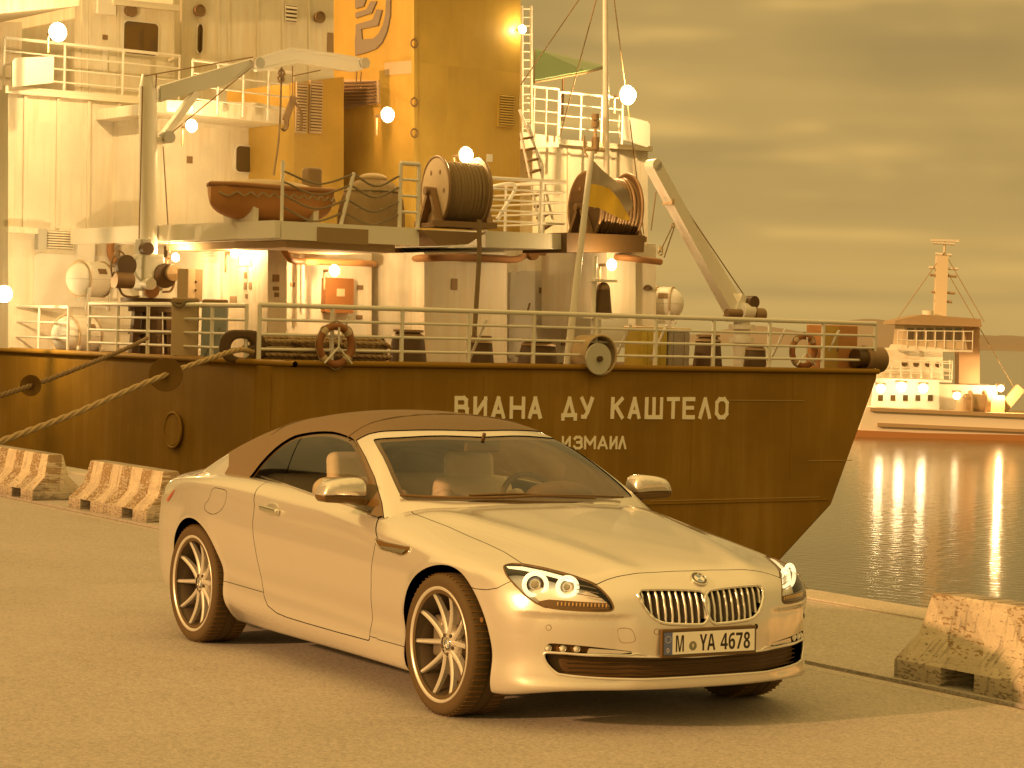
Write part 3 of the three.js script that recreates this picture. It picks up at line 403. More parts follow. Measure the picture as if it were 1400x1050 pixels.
  for (const [x, s, r] of [[-1.88, 1, 0], [-1.88, -1, 0], [-2.52, 1, 1], [-2.52, -1, 1]]) {
    const g = new THREE.Group(); g.name = r ? 'rear_seat' : 'front_seat'; car.add(g); const z = s * .37;
    part('cushion', box(.5, .16, .5, x + .25, .48, z, .06), C.leather, g);
    part('backrest', tr(box(.16, .60, .50, 0, 0, 0, .07), x - .02, r ? .68 : .70, z, 0, 0, .24), C.leather, g);
    part('side_bolster', [...[1, -1].map((k) => tr(box(.2, .46, .09, 0, 0, 0, .04), x + .03, .69, z + k * .23, 0, 0, .24))], C.leather, g);
    if (!r) { const h = part('headrest', tr(box(.11, .19, .30, 0, 0, 0, .045), x - .11, 1.035, z, 0, 0, .12), C.leather, g); part('post', [bar([x - .10, .98, z - .06], [x - .11, 1.05, z - .06], .008), bar([x - .10, .98, z + .06], [x - .11, 1.05, z + .06], .008)], C.chrome, h); }
  }
  { const g = new THREE.Group(); g.name = 'steering_wheel'; car.add(g); g.position.set(-1.30, .87, -.37); g.rotation.set(0, Math.PI / 2, 0); g.rotateX(-.42); part('rim', ring(.185, .016, 10, 40), C.plastic, g); part('spokes', [box(.34, .03, .02), tr(box(.03, .17, .02), 0, -.09, 0), tr(disc(.06, .05), 0, 0, 0, Math.PI / 2)], C.silver, g); }
  part('interior_mirror', [box(.03, .065, .22, -1.22, 1.20, 0, .015), bar([-1.22, 1.22, 0], [-1.2, 1.27, 0], .01)], C.plastic, car);
  // ------------------------------------------------ wheels
  const R = .335, tyreProf = [[.235, -.112], [.272, -.116], [.295, -.123], [.314, -.121], [.326, -.112], [R - .003, -.098], [R, -.07], [R, -.032], [R - .006, -.030], [R - .006, -.024], [R, -.022], [R, .022], [R - .006, .024], [R - .006, .030], [R, .032], [R, .07], [R - .003, .098], [.326, .112], [.314, .121], [.295, .123], [.272, .116], [.24, .110]];
  const tyreG = new THREE.LatheGeometry(tyreProf.map((p) => new THREE.Vector2(...p)), 96).rotateX(Math.PI / 2);
  const tread = []; for (let k = 0; k < 64; k++) for (const [z, w, dz] of [[.085, .045, .3], [-.085, .045, -.3], [.05, .03, .3], [-.05, .03, -.3]]) { const b = box(.0035, .006, w, 0, 0, 0); b.rotateX(dz * .0); b.rotateY(0); b.translate(R - .0013, 0, z); b.rotateZ(k * Math.PI / 32); tread.push(plain(b)); }
  const treadG = mergeGeometries(tread);
  const rimG = new THREE.LatheGeometry([[.246, .084], [.262, .098], [.272, .106], [.275, .113], [.273, .120], [.267, .121], [.259, .116], [.254, .106]].map((p) => new THREE.Vector2(...p)), 80).rotateX(Math.PI / 2);
  const barrelG = new THREE.LatheGeometry([[.254, .106], [.244, .085], [.230, .04], [.222, -.02], [.226, -.10]].map((p) => new THREE.Vector2(...p)), 80).rotateX(Math.PI / 2);
  // one arm of a V spoke: a tapered bar, bowed sideways and dished, with a ridge
  function arm(a0, a1) {
    const n = 12, pos = [], idx = [], rings = [];
    for (let i = 0; i <= n; i++) {
      const t = i / n, X = lerp(.050 * Math.cos(a0), .268 * Math.cos(a1), t), Y = lerp(.050 * Math.sin(a0), .268 * Math.sin(a1), t), bow = .003 * Math.sin(t * Math.PI) * Math.sign(a1 - a0), r = Math.hypot(X, Y), a = Math.atan2(Y, X) + bow / r * .6, z = .074 + .040 * t * t - .006 * Math.sin(t * Math.PI), w = lerp(.0120, .0082, t), c = Math.cos(a), s = Math.sin(a), h = lerp(.040, .022, t);
      for (const [u, q] of [[-1.15, -h], [-1.15, -.007], [-.55, 0], [.55, 0], [1.15, -.007], [1.15, -h]]) pos.push(r * c - u * w * s, r * s + u * w * c, z + q);
      if (i) for (let k = 0; k < 5; k++) { const p = (i - 1) * 6 + k, q = i * 6 + k; idx.push(p, q, p + 1, p + 1, q, q + 1); }
    }
    const g = new THREE.BufferGeometry(); g.setAttribute('position', new THREE.Float32BufferAttribute(pos, 3)); g.setIndex(idx); return toCreasedNormals(g, .5);
  }
  const spokeG = []; for (let k = 0; k < 5; k++) { const a = Math.PI / 2 + k * Math.PI * 2 / 5 + .05; spokeG.push([arm(a - .16, a - Math.PI / 10), arm(a + .16, a + Math.PI / 10)]); }
  const hubG = [new THREE.LatheGeometry([[0, .062], [.03, .066], [.05, .066], [.062, .06], [.072, .045], [.078, .02]].map((p) => new THREE.Vector2(...p)), 40).rotateX(Math.PI / 2)];
  const boltG = [...Array(5).keys()].map((k) => { const a = Math.PI / 2 + (k + .5) * Math.PI * .4 + .05; return tr(disc(.009, .02, 10), .048 * Math.cos(a), .048 * Math.sin(a), .062, Math.PI / 2); });
  for (const [x, s, w] of [[0, 1, .932], [-2.855, 1, .930], [0, -1, .932], [-2.855, -1, .930]]) {
    const g = new THREE.Group(); g.name = 'wheel'; g.position.set(x, R - .002, s * (w - .118)); if (s < 0) g.rotation.y = Math.PI; car.add(g);
    const ty = part('tyre', [tyreG], C.rubber, g); part('tread_gap', treadG, C.dark, g);
    part('rim', [rimG], C.alloy, g); part('rim_barrel', [barrelG], C.alloyDark, g);
    for (const sp of spokeG) part('spoke', sp, C.alloy, g);
    part('hub', hubG, C.alloy, g); for (const q of boltG) part('wheel_bolt', q, C.alloyDark, g);
    badge(.030, 'hub_cap', g, [0, 0, .070], [0, 0, 1]);
    part('brake_disc', [tr(new THREE.CylinderGeometry(.172, .172, .028, 48), 0, 0, .0, Math.PI / 2), tr(new THREE.CylinderGeometry(.09, .09, .05, 32), 0, 0, .015, Math.PI / 2)], C.disc, g);
    part('brake_caliper', [tr(box(.10, .20, .10, 0, 0, 0, .02), x ? .14 : -.14, .02, -.005)], C.disc, g);
    part('hub_back', [tr(new THREE.CylinderGeometry(.215, .215, .02, 40), 0, 0, -.06, Math.PI / 2)], C.dark, g);
  }
}
// ================================================================ quay, water
const GROUND = {};
{
  const n = 2048, N4 = 1024, grain = new Float32Array(n * n); for (let i = 0; i < n * n; i++) grain[i] = rnd();
  const asp = noiseTex(n, (u, v) => { const i = Math.round(u * n), j = Math.round(v * n), a = fbm(u * 10, v * 10, 5), w = fbm(u * 4 + 30, v * 4, 3), g = grain[j * n + i], d = noise2(u * 420, v * 420), st = step(.60, .74, fbm(u * 7 + 60, v * 7 + 11, 4)); const k = .80 + .10 * (a - .5) + .10 * (w - .5) + .46 * (g - .5) + .30 * (d - .5) + .06 * (noise2(u * 190, v * 190) - .5) - .04 * st; return [k, k * .985, k * .95]; }, false);
  const aspB = noiseTex(512, (u, v) => .5 * rnd() + .5 * noise2(u * 160, v * 160));
  GROUND.asphalt = M([.50, .47, .43], .9, 0, { map: again(asp, .17), bumpMap: again(aspB, .8), bumpScale: .002 });
  GROUND.concrete = M([.54, .50, .45], .85, 0, { map: again(asp, .14), bumpMap: again(aspB, .5), bumpScale: .005 });
  GROUND.kerb = M([.66, .60, .52], .85, 0, { map: again(asp, .2), bumpMap: again(aspB, .7), bumpScale: .006 });
}
const flat = (x0, x1, z0, z1, y) => { const g = new THREE.PlaneGeometry(x1 - x0, z1 - z0, 1, 1).rotateX(-Math.PI / 2).translate((x0 + x1) / 2, y, (z0 + z1) / 2); return metreUV(g); };
structure('ground', [flat(-400, 150, -1.79, 400, 0)], GROUND.asphalt);
structure('pavement', [metreUV(box(550, .5, .10, -125, -.25, -1.845)), metreUV(box(550, .5, 2.0, -125, -.25 - .004, -3.02)), ], GROUND.concrete);
structure('kerb', [...Array(60).keys()].map((k) => metreUV(box(3.985, 1.2, .42, -150 + k * 4, -.588 + .004 * (k % 3), -4.235, .03))), GROUND.kerb);
structure('quay_wall', [metreUV(box(550, 4, .3, -125, -2.6, -4.22))], GROUND.concrete);
{ // crane rail sunk in a slot
  const r = thing('crane_rail', 'dark steel crane rail sunk in a slot along the quay', 'rail', [0, 0, -1.96]);
  part('rail_head', [box(550, .06, .05, -125, -.045, 0)], M([.16, .09, .035], .5, .4), r); part('slot_bed', [box(550, .05, .22, -125, -.1, 0)], M([.12, .075, .03], .9), r);
}
{
  const n = 512, f = (u, v) => { let s = 0; const P = (a, b) => { const k = Math.PI * 2; return .5 + .5 * Math.sin(k * (a * u + b * v) + 3 * noise2(u * 6, v * 6)); }; s = .35 * noise2(u * 24, v * 24) + .3 * fbm(u * 12, v * 12, 3) + .2 * P(2, 5) + .15 * P(5, -3); return s; };
  const wb = noiseTex(n, (u, v) => f(u, v));
  const water = M([.10, .085, .035], .10, 0, { ior: 1.33, bumpMap: again(wb, .35), bumpScale: .007 });
  const g = new THREE.PlaneGeometry(24000, 24000).rotateX(-Math.PI / 2).translate(-9000, -3.0, -9000); structure('water', [metreUV(g)], water);
}
{ // a warehouse on the quay, out of the picture to the left: it shades the ship's side from the low sun
  const w = thing('warehouse', 'long plain warehouse on the quay outside the photo, left', 'building', [-59, 0, 24]); w.userData.kind = 'structure'; part('wall', box(84, 16, 26, 0, 8, 0), M([.52, .46, .38], .85), w); part('roof', extrude([[-14, 16], [0, 19], [14, 16]], 86).rotateY(Math.PI / 2).translate(43, 0, 0), M([.34, .28, .2], .7), w); for (let k = 0; k < 9; k++) part('door', box(4.2, 5, .12, -34 + k * 8.5, 2.5, -13.02), M([.36, .33, .28], .6), w);
}
// concrete barriers
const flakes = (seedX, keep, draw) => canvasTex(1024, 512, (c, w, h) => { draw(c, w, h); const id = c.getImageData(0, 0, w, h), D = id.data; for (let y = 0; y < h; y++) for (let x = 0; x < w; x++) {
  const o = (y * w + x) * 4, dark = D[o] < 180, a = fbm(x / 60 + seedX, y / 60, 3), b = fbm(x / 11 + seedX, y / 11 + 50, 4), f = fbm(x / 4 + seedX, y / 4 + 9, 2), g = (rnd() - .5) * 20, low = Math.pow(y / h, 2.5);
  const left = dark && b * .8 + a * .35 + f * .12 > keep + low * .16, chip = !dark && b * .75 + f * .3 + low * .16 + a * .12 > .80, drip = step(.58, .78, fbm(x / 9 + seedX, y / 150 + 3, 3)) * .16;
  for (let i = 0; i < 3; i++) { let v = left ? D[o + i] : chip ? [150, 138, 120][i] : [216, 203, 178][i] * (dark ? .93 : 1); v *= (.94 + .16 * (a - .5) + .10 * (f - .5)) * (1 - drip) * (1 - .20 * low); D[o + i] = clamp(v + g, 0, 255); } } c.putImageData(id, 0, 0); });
function barrier(label, x0, z0, L, turn, tex) {
  const H = .46, g = thing('concrete_barrier', label, 'barrier', [x0, -.004, z0], turn, 'concrete barriers along the quay edge');
  const prof = [[.27, 0], [.27, .10], [.13, .24], [.085, .45], [.07, .463], [-.07, .463], [-.085, .45], [-.13, .24], [-.27, .10], [-.27, 0]];
  const s = new THREE.Shape(prof.map((p) => new THREE.Vector2(...p)));
  let e = new THREE.ExtrudeGeometry(s, { depth: L - .03, bevelEnabled: true, bevelSize: .012, bevelThickness: .015, bevelOffset: -.012, bevelSegments: 2, steps: 1 }); e.translate(0, 0, -L / 2 + .015); e.rotateY(Math.PI / 2);
  const ev = new Evaluator(); ev.attributes = ['position', 'normal', 'uv']; ev.useGroups = false;
  let b = new Brush(e); b.updateMatrixWorld(); for (const k of [-.27, .27]) { const nb = new Brush(box(.26, .20, 1, k * L, 0, 0)); nb.updateMatrixWorld(); b = ev.evaluate(b, nb, SUBTRACTION); }
  e = b.geometry; const P = e.attributes.position; for (let i = 0; i < P.count; i++) { const y = P.getY(i); P.setX(i, P.getX(i) * (1 - .085 * clamp((y - .1) / .4, 0, 1))); }
  e = toCreasedNormals(e, .6); { const p = e.attributes.position, n = e.attributes.normal, u = e.attributes.uv; for (let i = 0; i < p.count; i++) { if (Math.abs(n.getX(i)) > .75) u.setXY(i, .93 + p.getZ(i) * .12, p.getY(i) / H); else u.setXY(i, .5 + p.getX(i) / L * .84, p.getY(i) / H); } }
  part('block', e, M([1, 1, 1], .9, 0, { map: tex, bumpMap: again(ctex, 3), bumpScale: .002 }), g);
  return g;
}
const stripes = (n, lean, w0) => (c, w, h) => { c.fillStyle = '#dccfb6'; c.fillRect(0, 0, w, h); c.fillStyle = '#9a8462'; const p = w / n; for (let k = -1; k <= n; k++) { c.beginPath(); const x = k * p + w0; c.moveTo(x, 0); c.lineTo(x + p * .48, 0); c.lineTo(x + p * .48 + lean, h * .78); c.lineTo(x + lean, h * .78); c.fill(); } };
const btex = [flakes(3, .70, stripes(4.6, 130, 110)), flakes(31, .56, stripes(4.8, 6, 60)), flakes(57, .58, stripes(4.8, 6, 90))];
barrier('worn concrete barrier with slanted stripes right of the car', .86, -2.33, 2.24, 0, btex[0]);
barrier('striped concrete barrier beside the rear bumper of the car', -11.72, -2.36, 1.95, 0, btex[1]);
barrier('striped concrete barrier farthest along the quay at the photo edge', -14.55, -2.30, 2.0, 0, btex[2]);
// ================================================================ the ship moored beyond the quay: x towards starboard, y up, z aft
const PHI = 36 * Math.PI / 180, rH = cR0.clone(), dH = V3(Math.sin(YAW), 0, -Math.cos(YAW));
const cornerA = CAM.clone().addScaledVector(ray(350, 499), 45.2); cornerA.y = 0;
const shipX = rH.clone().multiplyScalar(Math.cos(PHI)).addScaledVector(dH, Math.sin(PHI)), SHIP_TURN = Math.atan2(-shipX.z, shipX.x);
const shipZ = V3(-shipX.z, 0, shipX.x);
const DECK = 1.13, SEA = -3.0;
// where the line of sight through a point of the photograph meets the ship's plane z (athwartships) or x (fore and aft)
const sp = (px, py, z) => { const d = ray(px, py), rel = CAM.clone().sub(cornerA), t = (z - rel.dot(shipZ)) / d.dot(shipZ), P = rel.addScaledVector(d, t); return [P.dot(shipX), P.y, z]; };
const sx = (px, py, x) => { const d = ray(px, py), rel = CAM.clone().sub(cornerA), t = (x - rel.dot(shipX)) / d.dot(shipX), P = rel.addScaledVector(d, t); return [x, P.y, P.dot(shipZ)]; };
const S2 = (pts, z) => pts.map(([a, b]) => sp(a, b, z).slice(0, 2));
const rectPx = (x0, y0, x1, y1, z) => S2([[x0, y1], [x1, y1], [x1, y0], [x0, y0]], z);
const stainTex = (base, streak, seedX, amt, dens = 1, mott = .34) => canvasTex(1024, 1024, (c, w, h) => {
  const id = c.createImageData(w, h), D = id.data;
  for (let y = 0; y < h; y++) for (let x = 0; x < w; x++) {
    const o = (y * w + x) * 4, s = fbm(x / 14 + seedX, y / 260, 4), s2 = fbm(x / 4 + seedX, y / 120 + 9, 3), b = fbm(x / 120 + seedX, y / 120, 4), g = rnd() - .5;
    const k = clamp((s - .46) * 2.4 * dens + (s2 - .5) * .8 + (b - .5) * 1.1, 0, 1) * amt, n = 1 + (b - .5) * mott + g * .05;
    for (let i = 0; i < 3; i++) D[o + i] = clamp(lerp(base[i], streak[i], k) * n, 0, 255); D[o + 3] = 255;
  }
  c.putImageData(id, 0, 0);
});
const hullTex = stainTex([142, 108, 34], [160, 128, 66], 5, .5, 1, .22), whiteTex = stainTex([226, 220, 204], [190, 150, 100], 77, .22, .8, .14), yellowTex = stainTex([192, 160, 78], [180, 146, 68], 33, .3, 1, .16);
{ const im = hullTex; im.offset.set(.06, .5); }
const K = {
  hullLight: M([.42, .28, .09], .7), hull: M([1, 1, 1], .62, 0, { map: again(hullTex, .071, .11), specularIntensity: .4 }), white: M([1, 1, 1], .55, 0, { map: again(whiteTex, .16) }), whitePaint: M([.80, .77, .70], .45), grey: M([.46, .45, .40], .55),
  yellow: M([1, 1, 1], .45, 0, { map: again(yellowTex, .13) }), emblem: M([.24, .20, .15], .6), black: M([.10, .055, .016], .6), deck: M([.22, .12, .05], .8), pipe: M([.50, .25, .09], .55), rust: M([.36, .18, .07], .8),
  rope: M([.42, .30, .16], .95), ropePale: M([.62, .50, .32], .95), window: M([.10, .065, .025], .08, 0, { clearcoat: 1 }), orange: M([.52, .25, .08], .55), red: M([.30, .12, .035], .55), canvas: M([.55, .42, .26], .9), canvasDark: M([.34, .24, .13], .9),
  steel: M([.28, .18, .09], .5, .4), blue: M([.30, .34, .34], .5), green: M([.20, .36, .14], .5, 0, { transmission: .35, thickness: 0 }), bin: M([.50, .38, .05], .5), binGrey: M([.36, .31, .26], .5), plate: M([.56, .55, .47], .5),
  flagBlue: M([.36, .30, .22], .85, 0, { transmission: .2, thickness: 0 }), flagYellow: M([.66, .44, .05], .85, 0, { transmission: .25, thickness: 0 }),
};
K.rope2 = M([.46, .33, .17], .95);
K.ropeDark = M([.24, .155, .06], .95);
const twist = (() => noiseTex(64, (u, v) => .5 + .5 * Math.sin((u * 4 + v * 2) * Math.PI * 2)))();
for (const r of ['rope', 'ropePale']) { K[r].bumpMap = again(twist, 40, 1); K[r].bumpScale = .02; }
const ship = thing('cargo_ship', 'dark hulled cargo ship with white deckhouses and yellow funnel moored behind the car', 'ship', cornerA.toArray(), SHIP_TURN);
const P_ = (name, gs, m, parent = ship) => part(name, gs, m, parent);
const onShip = (name, label, cat, p, group, turn = 0) => { const w = cornerA.clone().addScaledVector(shipX, p[0]).addScaledVector(shipZ, p[2]); w.y = p[1]; return thing(name, label, cat, w.toArray(), SHIP_TURN + turn, group); };
// ---------------------------------------------------------------- hull
{
  const bw = sp(1200, 509, 0), b1 = sp(1137, 690, 0), b2 = sp(1068, 765, 0), b3 = sp(1015, 815, 0);
  const prof = [[0, DECK], [bw[0], DECK + .03], [bw[0] - .02, DECK - .12], b1.slice(0, 2), b2.slice(0, 2), b3.slice(0, 2), [b3[0] - 2, -4.6], [3.5, -4.6], [1.2, -3.4], [0, -2.2]];
  const g = extrude(prof, 46, [], .05); P_('hull', metreUV(g), K.hull);
  P_('gunwale', [tube([[-.03, DECK + .03, -44], [-.03, DECK + .03, -2], [-.03, DECK + .03, -.3], [.3, DECK + .03, .03], [3, DECK + .03, .03], [bw[0], DECK + .06, .03]], .06, 90, 6)], K.hull);
  P_('deck', [box(bw[0] - .2, .06, 45, bw[0] / 2, DECK + .02, -22.6)], K.deck);
  P_('waterline_strip', [beam([1, sp(900, 688, 0)[1], .012], [b1[0] - .1, b1[1] + .12, .012], .03, .02)], K.hull);
  for (const [py, x0, x1] of [[545, 985, 1100], [628, 1105, 1165], [683, 890, 1120]]) { const a = sp(x0, py + 2, 0), b = sp(x1, py, 0); P_('weld_seam', box(b[0] - a[0], .018, .012, (a[0] + b[0]) / 2, a[1], .005), K.hullLight); }
  for (const x of [372, 520, 662, 806, 948, 1085]) { const a = sp(x, 512, 0); P_('frame_seam', box(.02, 2.3, .010, a[0], a[1] - 1.15, .004), K.hull); }
  // painted letters: strokes on a grid 1 high
  const F = { В: [.62, [[0, 0, 0, 1], [0, 1, .42, 1], [.42, 1, .54, .9], [.54, .9, .54, .64], [.54, .64, .44, .53], [0, .53, .44, .53], [.44, .53, .6, .42], [.6, .42, .6, .12], [.6, .12, .46, 0], [.46, 0, 0, 0]]], И: [.62, [[0, 0, 0, 1], [0, .06, .6, .94], [.6, 0, .6, 1]]], А: [.68, [[0, 0, .33, 1], [.33, 1, .66, 0], [.13, .28, .53, .28]]], Н: [.6, [[0, 0, 0, 1], [.58, 0, .58, 1], [0, .5, .58, .5]]],
    Д: [.84, [[.12, .12, .40, 1], [.40, 1, .68, .12], [0, .1, .8, .1], [.02, -.1, .02, .1], [.78, -.1, .78, .1]]], У: [.66, [[0, 1, .32, .38], [.62, 1, .36, .3], [.36, .3, .22, .02], [.22, .02, .06, .02]]], К: [.62, [[0, 0, 0, 1], [.58, 1, .06, .46], [.2, .58, .6, 0]]], Ш: [.9, [[0, 0, 0, 1], [.43, 0, .43, 1], [.86, 0, .86, 1], [0, 0, .86, 0]]], Т: [.66, [[0, 1, .64, 1], [.32, 0, .32, 1]]],
    Е: [.56, [[0, 0, 0, 1], [0, 1, .54, 1], [0, .52, .48, .52], [0, 0, .54, 0]]], Л: [.62, [[0, 0, .32, 1], [.32, 1, .62, 0]]], О: [.62, [[0, .2, 0, .8], [0, .8, .16, 1], [.16, 1, .44, 1], [.44, 1, .6, .8], [.6, .8, .6, .2], [.6, .2, .44, 0], [.44, 0, .16, 0], [.16, 0, 0, .2]]], З: [.56, [[.02, .84, .16, 1], [.16, 1, .42, 1], [.42, 1, .54, .86], [.54, .86, .54, .64], [.54, .64, .4, .53], [.2, .53, .4, .53], [.4, .53, .56, .4], [.56, .4, .56, .14], [.56, .14, .42, 0], [.42, 0, .14, 0], [.14, 0, 0, .16]]], М: [.74, [[0, 0, 0, 1], [0, 1, .36, .35], [.36, .35, .72, 1], [.72, 0, .72, 1]]] };
  const paint = M([.98, .92, .80], .8);
  const letter = (ch, x0, x1, y0, y1) => { const a = sp(x0, y1, 0), b = sp(x1, y0, 0), [w, st] = F[ch], t = .185 * (b[1] - a[1]); const W = b[0] - a[0] - t, H = b[1] - a[1] - t; const g = []; for (const [p, q, r, s] of st) { const A = [a[0] + t / 2 + p / (w - .02) * W, a[1] + t / 2 + q * H], B = [a[0] + t / 2 + r / (w - .02) * W, a[1] + t / 2 + s * H], L = Math.hypot(B[0] - A[0], B[1] - A[1]); const e = box(L + t * .86, t * (.92 + .16 * rnd()), .012); e.rotateZ(Math.atan2(B[1] - A[1], B[0] - A[0]) + (rnd() - .5) * .03); e.translate((A[0] + B[0]) / 2, (A[1] + B[1]) / 2, .006 + g.length * .0004); g.push(plain(e)); } P_('letter', g, paint); };
  'В 620.5 641 И 646.5 666 А 671 691 Н 696 718 А 721.5 741 Д 766.5 790 У 792.5 812 К 834.5 853 А 858 876 Ш 881 907 Т 910.5 929.5 Е 932.5 950.5 Л 954.5 972 О 977 996'.split(' ').forEach((s, i, a) => { if (i % 3 === 0) { const x0 = +a[i + 1], k = (x0 - 620) / 376; letter(s, x0, +a[i + 2], 541.5 + 1.8 * k, 573 + .2 * k); } });
  'И 767.5 780 З 783 796 М 798 814.5 А 816.5 831 И 833 844 Л 845 856'.split(' ').forEach((s, i, a) => { if (i % 3 === 0) letter(s, +a[i + 1], +a[i + 2], 596, 614.5); });
  // round port in the side of the hull
  const p = sx(240, 588, 0); P_('porthole', [tr(ring(.34, .03, 6, 36), -.06, p[1], p[2], 0, Math.PI / 2), tr(ring(.29, .02, 6, 36), -.06, p[1], p[2], 0, Math.PI / 2), tr(disc(.28, .04, 30), -.055, p[1], p[2], 0, 0, Math.PI / 2)], K.hull);
}
// ---------------------------------------------------------------- decks and houses
function wall(name, px, z, depth, m = K.white, opt = {}) { const pts = px.length === 4 && typeof px[0] === 'number' ? rectPx(...px, z) : S2(px, z); if (opt.floor !== undefined) pts.forEach((p) => { if (p[1] < opt.floor + .5) p[1] = opt.floor; }); const g = metreUV(extrude(pts, depth)); g.translate(0, 0, z); return P_(name, g, m, opt.parent || ship); }
const patch = (name, x0, y0, x1, y1, z, m, t = .04, r = 0, parent = ship) => { const a = sp(x0, y1, z), b = sp(x1, y0, z), w = b[0] - a[0], h = b[1] - a[1]; const g = r ? extrude(roundRect(a[0], a[1], b[0], b[1], r), t).translate(0, 0, z + t) : box(w, h, t, (a[0] + b[0]) / 2, (a[1] + b[1]) / 2, z + t / 2); return P_(name, g, m, parent); };
const louver = (x0, y0, x1, y1, z, m, n, parent = ship) => { const f = patch('louver', x0, y0, x1, y1, z, m, .06, 0, parent), a = sp(x0, y1, z), b = sp(x1, y0, z), w = b[0] - a[0], h = b[1] - a[1]; const dk = P_('louver_opening', box(w * .88, h * .9, .02, (a[0] + b[0]) / 2, (a[1] + b[1]) / 2, z + .058), K.black, f); for (let k = 0; k < n; k++) { const s = box(w * .88, h * .9 / n * .62, .02); s.rotateX(-.5); s.translate((a[0] + b[0]) / 2, a[1] + h * (.05 + .9 * (k + .5) / n), z + .075); P_('slat', s, m, f); } return f; };
const zW = -10.8, xS = sp(366, 420, -4)[0];   // aft face of the tall forward house; port face of the deckhouse
const sidePatch = (name, x0, y0, x1, y1, m, t = .04, parent = ship) => { const a = sx(x0, y1, xS), b = sx(x1, y0, xS), w = Math.abs(b[2] - a[2]), h = b[1] - a[1]; return P_(name, box(t, h, w, xS - t / 2, (a[1] + b[1]) / 2, (a[2] + b[2]) / 2), m, parent); };
const boatTop = sp(385, 302, -1.6)[1];
// tall house on the left, with stiffeners
wall('deckhouse', [[11, 500], [260, 500], [260, 143], [187, 138], [11, 124]], zW, 7, K.white, { floor: DECK });
for (const x of [32, 77, 119, 160]) { const a = sp(x, 312, zW), b = sp(x + 2, 128 + x * .08, zW); P_('stiffener', beam([a[0], a[1], zW + .03], [b[0], b[1], zW + .03], .07, .06), K.white); }
{ const a = sp(4, 122.5, zW), b = sp(232, 141, zW); P_('deck_edge', [beam([a[0], a[1], zW + .06], [b[0], b[1], zW + .06], .16, .14)], K.white); }
patch('ledge', 5, 312, 46, 318, zW, K.white, .25); patch('casing', 47, 313, 59, 341, zW, K.grey, .20); louver(60, 316, 101, 341, zW, K.white, 7); patch('casing', 101, 316, 126, 360, zW, K.whitePaint, .16, .02); patch('door', 44, 351, 160, 418, zW, K.whitePaint, .05, .12);
// lower house, upper house, overhang
P_('deckhouse_wall', metreUV(box(.12, boatTop - DECK - .1, 6.85, xS + .06, (boatTop + DECK) / 2 - .05, -4.05 - 3.4)), K.white);
{ const f = sidePatch('louver', 280.5, 320, 297, 353, K.whitePaint, .05); for (let k = 0; k < 8; k++) { const a = sx(282, 324 + k * 3.8, xS), b = sx(296, 323.4 + k * 3.8, xS); P_('slat', beam([xS - .06, a[1], a[2]], [xS - .06, b[1], b[2]], .04, .02), K.canvas, f); } }
{ const f = sidePatch('notice_board', 327, 333, 347, 365, K.canvas, .03), a = sx(329, 363, xS), b = sx(345, 335.5, xS); P_('panel', box(.01, b[1] - a[1], Math.abs(b[2] - a[2]), xS - .037, (a[1] + b[1]) / 2, (a[2] + b[2]) / 2), K.whitePaint, f); }
sidePatch('door', 281, 360, 305, 470, K.whitePaint, .06); sidePatch('notice', 225, 331, 229, 352, K.black, .02); for (const [x, y, w, h] of [[334, 372, 5, 9], [334, 386, 4, 10], [341, 386, 4, 10], [336, 402, 3, 6], [315, 405, 9, 14], [289, 388, 5, 8]]) sidePatch('notice', x, y, x + w, y + h, K.canvasDark, .02);
wall('deckhouse', [[205, 318], [462, 300], [462, 172], [205, 150]], -9, 6, K.white);
{ const w = patch('window', 318, 199, 345, 236, -9, K.whitePaint, .05, .12); const a = sp(321, 234.5, -9), b = sp(342.5, 201, -9); P_('pane', extrude(roundRect(a[0], a[1], b[0], b[1], .09), .02).translate(0, 0, -9 + .066), K.window, w); }
patch('notice', 255, 214, 263, 223, -9, K.steel, .02); { const d = patch('doorway', 386, 206, 404, 240, -9, K.window, .03); }
wall('overhang', [[228, 152], [462, 178], [462, 160], [350, 140], [228, 137]], -7.4, 5, K.white);
// bridge
wall('bridge', [[102, 150], [238, 160], [238, 10], [110, -8], [102, -8]], -12.2, 5, K.white); wall('bridge', [[238, 160], [470, 185], [470, -30], [238, -30]], -13, 5, K.white);
{ const a = sp(150, 3, -12.2), b = sp(240, 12, -12.2), c = sp(470, -12, -13); P_('roof_edge', [beam([a[0], a[1], -12.1], [b[0], b[1], -12.1], .14, .2)], K.white); }
for (const [x0, y0, x1, y1, z] of [[165.5, 31.5, 216.5, 74.5, -12.2], [266, 32, 277.5, 74, -13]]) { const w = patch('window', x0, y0, x1, y1, z, K.whitePaint, .06, .12), a = sp(x0 + 2, y1 - 2, z), b = sp(x1 - 2, y0 + 2, z); P_('pane', extrude(roundRect(a[0], a[1], b[0], b[1], .10), .02).translate(0, 0, z + .075), K.window, w); }
for (const [x, z] of [[112, -12.2], [122, -12.2], [160, -12.2], [236, -12.2], [248, -13], [298, -13], [312, -13], [352, -13], [386, -13], [422, -13]]) { const a = sp(x, 130, z), b = sp(x, -6, z); P_('stiffener', beam([a[0], a[1], z + .02], [b[0], b[1], z + .02], .05, .05), K.white); }
for (const [x, y, z] of [[176, 15, -12.2], [270, 15, -13], [434, 24, -13]]) { const p = sp(x, y, z); P_('vent_cap', [tr(disc(.13, .12, 20), p[0], p[1], z + .08, Math.PI / 2), tr(ring(.13, .025, 6, 20), p[0], p[1], z + .14)], K.steel); }
patch('notice', 140, 48, 147, 54, -12.2, K.steel, .02); patch('casing', 137, 68, 145, 100, -12.2, K.whitePaint, .1, .02); patch('casing', 130, 2, 155, 19, -12.2, K.whitePaint, .15); patch('doorway', 447, 46, 462, 76, -13, K.canvasDark, .03); louver(388, 8, 405, 30, -13, K.whitePaint, 4);
